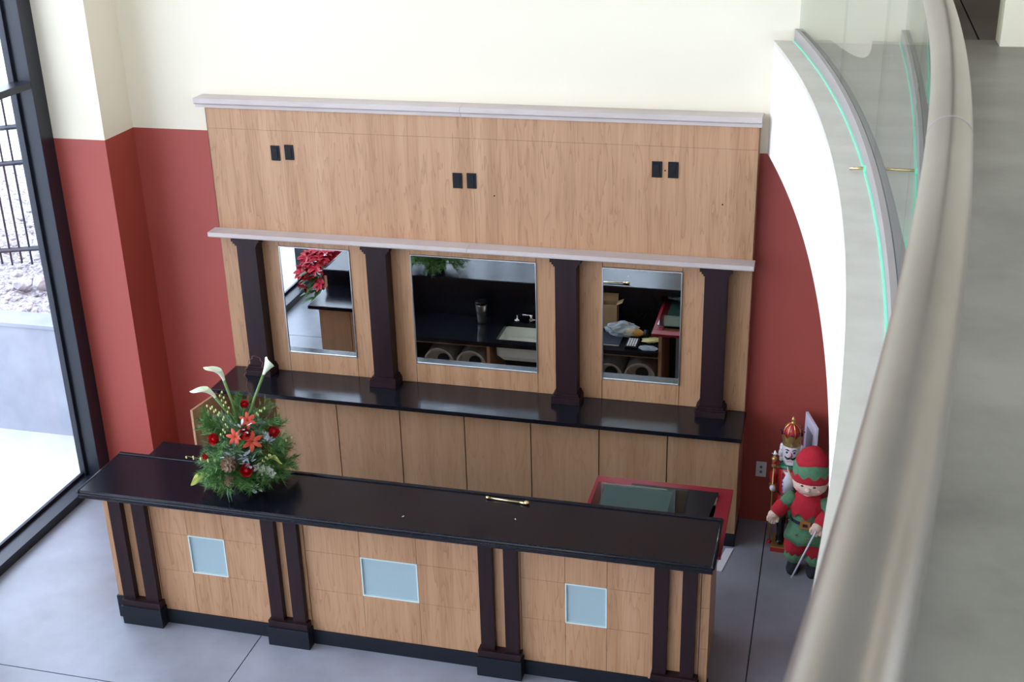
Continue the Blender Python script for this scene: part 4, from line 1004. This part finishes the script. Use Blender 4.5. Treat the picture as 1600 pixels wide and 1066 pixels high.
calla(-.02, .0, .36, -.115, .02, .565, (-1.6, 3.1))
calla(-.005, .0, .38, -.058, .0, .650, (-1.2, 3.3), sc=1.05)
calla(.03, .03, .38, .155, -.01, .650, (.6, 2.7), sc=1.0)
calla(-.10, .12, .18, -.20, .12, .165, (-.2, 1.2), m=P_yel, sc=.8)
calla(.06, .14, .20, .12, .14, .215, (.2, 1.2), m=P_yel, sc=.6)
# pine cones
def cone(s, f, z, sc, up):
    b = B()
    for i in range(46):
        t = i/46; a = i*2.4; r = .030*math.sin(PI*(.12+.8*t)); zz = .075*t
        o = Vector((math.cos(a), math.sin(a), 0)); petal(b, o*r*.5+Vector((0, 0, zz)), o+Vector((0, 0, .35)), (0, 0, 1), .020, .016, .2, 2)
    lathe(b, [(.008, 0), (.018, .02), (.014, .06), (.004, .075)], seg=10)
    for v in b.verts: v.co *= sc
    me = mesh_of(b, 'pine_cone', P_cone, False); o = bpy.data.objects.new('pine_cone', me); COL.objects.link(o); o.parent = fb; o.location = fp_(s, f, z)
    o.rotation_euler = Vector((0, 0, 1)).rotation_difference(Vector(up).normalized()).to_euler()
cone(-.062, .16, .225, 1.4, fr*.9-vr*.4); cone(-.085, .19, .155, .85, vd-vr*.3)
# silver leaves
b = B(); rnd = random.Random(5)
def sil(c, n, r, sz=.026):
    for k in range(n):
        d = Vector((rnd.uniform(-1, 1), rnd.uniform(-1, 1), rnd.uniform(-.6, 1))).normalized(); p = Vector(c)+d*r*rnd.random(); petal(b, p, d+vd*.4, Vector((0, 0, 1)), sz, sz*.6, .2, 3)
for s, f, z, n in ((-.05, .11, .30, 26), (.125, .07, .30, 22), (.02, .14, .225, 16), (-.075, .13, .27, 12), (.0, .10, .42, 8), (.03, .17, .09, 8), (.005, .15, .265, 14)): sil(fp_(s, f+.05, z), n, .04, .03)
obj('silver_leaves', b, P_silver, fb, local=True)['kind'] = 'stuff'
# orchid sprays and buds
def spray(pts, n, m=P_white, sz=.016, open_=0):
    b = B(); P = [fp_(*p) for p in pts]; tube(b, P, .0018, 5); st_ = obj('bud_spray', b, P_stem, fb, local=True)
    b = B()
    for i in range(n):
        t = (.25+.75*i/(n-1))*(len(P)-1); k = min(len(P)-2, int(t)); q = P[k].lerp(P[k+1], t-k)
        d = (vr*(.8 if i % 2 else -.8)+Vector((0, 0, -.3+rnd.random()*.6))+vd*.3).normalized()
        if i < open_:
            b2 = B()
            for j in range(5):
                a = 2*PI*j/5; e = vr*math.cos(a)+Vector((0, 0, 1))*math.sin(a); petal(b2, q+d*.012, e+vd*.3, vd, sz*1.5, sz, .1, 3)
            obj('orchid_bloom', b2, m, st_, local=True)
        else:
            ball(b, q+d*sz*.6, (sz*.35, sz*.35, sz*.6), 1)
    obj('buds', b, m, st_, local=True)
spray([(-.05, .04, .40), (-.11, .03, .47), (-.155, .02, .52)], 9, P_bud)
spray([(-.03, .03, .42), (-.07, .02, .52), (-.085, .0, .58)], 8, P_bud)
spray([(-.10, .08, .20), (-.20, .07, .215), (-.30, .05, .245)], 9, P_bud)
spray([(.05, .13, .19), (.10, .16, .165), (.13, .17, .12)], 8, P_white, .022, 6)
spray([(.03, .12, .27), (.12, .10, .24), (.21, .05, .25), (.26, .03, .26)], 8, P_bud)
spray([(.06, .05, .40), (.10, .03, .44), (.13, .02, .46)], 6, P_bud)
spray([(-.12, .07, .30), (-.10, .1, .38), (-.06, .08, .44)], 8, P_bud)
spray([(.10, .10, .14), (.09, .15, .20), (.14, .15, .24)], 9, P_bud)
# orange berries
b = B()
for k in range(30): ball(b, fp_(.10+rnd.uniform(-.04, .05), .10+rnd.uniform(-.03, .03), .245+rnd.uniform(-.03, .03)), .005, 1)
obj('berries', b, pal('berry', (.30, .12, .02), .4), fb, local=True)['kind'] = 'stuff'
# strap leaves and twigs
for pts in ([(-.06, .12, .14), (-.10, .16, .12), (-.115, .18, .05), (-.11, .19, .0)], [(-.05, .12, .14), (-.085, .17, .12), (-.10, .20, .06), (-.095, .21, .015)], [(.03, .13, .28), (.08, .15, .26), (.12, .15, .235)],
            [(-.08, .05, .38), (-.13, .06, .40), (-.16, .06, .36)], [(.10, .05, .2), (.18, .08, .2), (.22, .08, .12)], [(-.02, .12, .26), (-.01, .14, .31), (.02, .14, .33)]):
    b = B(); tube(b, [fp_(*p) for p in pts], [.006]*(len(pts)-1)+[.002], 6, flat=.3); obj('strap_leaf', b, P_leaf, fb, local=True, smooth=True)
def twig(pts, r=.0018):
    b = B(); P = []
    for i in range(len(pts)-1):
        for k in range(6):
            t = k/6; q = fp_(*pts[i]).lerp(fp_(*pts[i+1]), t); P.append(q+vr*.006*math.sin(i*2+k*1.1)+vd*.004*math.cos(k))
    tube(b, P, r, 5); obj('curly_twig', b, P_twig, fb, local=True)
twig([(.03, 0, .40), (.065, 0, .54), (.058, 0, .66), (.062, 0, .70), (.10, 0, .76), (.12, 0, .775), (.15, 0, .74), (.158, 0, .69)])
twig([(.02, 0, .40), (.055, .02, .50), (.06, .02, .57)]); twig([(-.04, 0, .42), (-.05, 0, .54), (-.07, 0, .57)]); twig([(.14, .02, .40), (.20, .02, .47), (.215, .02, .44)]); twig([(-.12, .1, .3), (-.15, .12, .24), (-.12, .12, .2)])

# ------------------------------------------------------------------ poinsettia reflected in the left mirror
po = thing('poinsettia', 'large red poinsettia plant on the floor by the window, seen in the left mirror', 'plant', (-.73, -2.90, FL))
b = B(); lathe(b, [(.085, 0), (.115, .17), (.122, .175), (.122, .20), (.108, .20), (.10, .17)], seg=24); obj('pot', b, pal('pot_gold', (.30, .20, .06), .4), po, local=True, smooth=True)
b = B(); tube(b, [(0, 0, .15), (0, 0, .38)], .012, 8)
for k in range(7): a = k*.9; tube(b, [(0, 0, .22), (math.cos(a)*.14, math.sin(a)*.14, .42)], .006, 6)
obj('stem', b, P_stem, po, local=True)
P_brac = mottle('bract_red', (.38, .004, .018), (.55, .01, .03), 25, .5); P_pleaf = mottle('poinsettia_leaf', (.03, .10, .03), (.06, .17, .05), 20, .5)
b = B()
for k in range(10):
    e = 2*PI*k/10; o = Vector((math.cos(e), math.sin(e), .15 if k % 2 else -.1)); petal(b, (0, 0, 0), o, (0, 0, 1), .088, .048, -.12, 4)
ME_b = mesh_of(b, 'bract_head', P_brac, False)
for h in range(36):
    a = 2.4*h; t = h/36; r = .22*math.sin(.25+1.45*t)
    o = bpy.data.objects.new('bract_head', ME_b); COL.objects.link(o); o.parent = po
    o.location = (math.cos(a)*r, math.sin(a)*r, .66-.32*t**1.6+.02*math.sin(h*3)); o.rotation_euler = (.35*math.sin(a)*-1*t*2, .35*math.cos(a)*t*2, h)
b = B()
for k in range(46):
    a = 2.4*k; o = Vector((math.cos(a), math.sin(a), -.2)); petal(b, o*.10+Vector((0, 0, .22+.006*k)), o+Vector((0, 0, .2)), (0, 0, 1), .16, .06, -.25, 4)
o = bpy.data.objects.new('leaves', mesh_of(b, 'leaves', P_pleaf, False)); COL.objects.link(o); o.parent = po
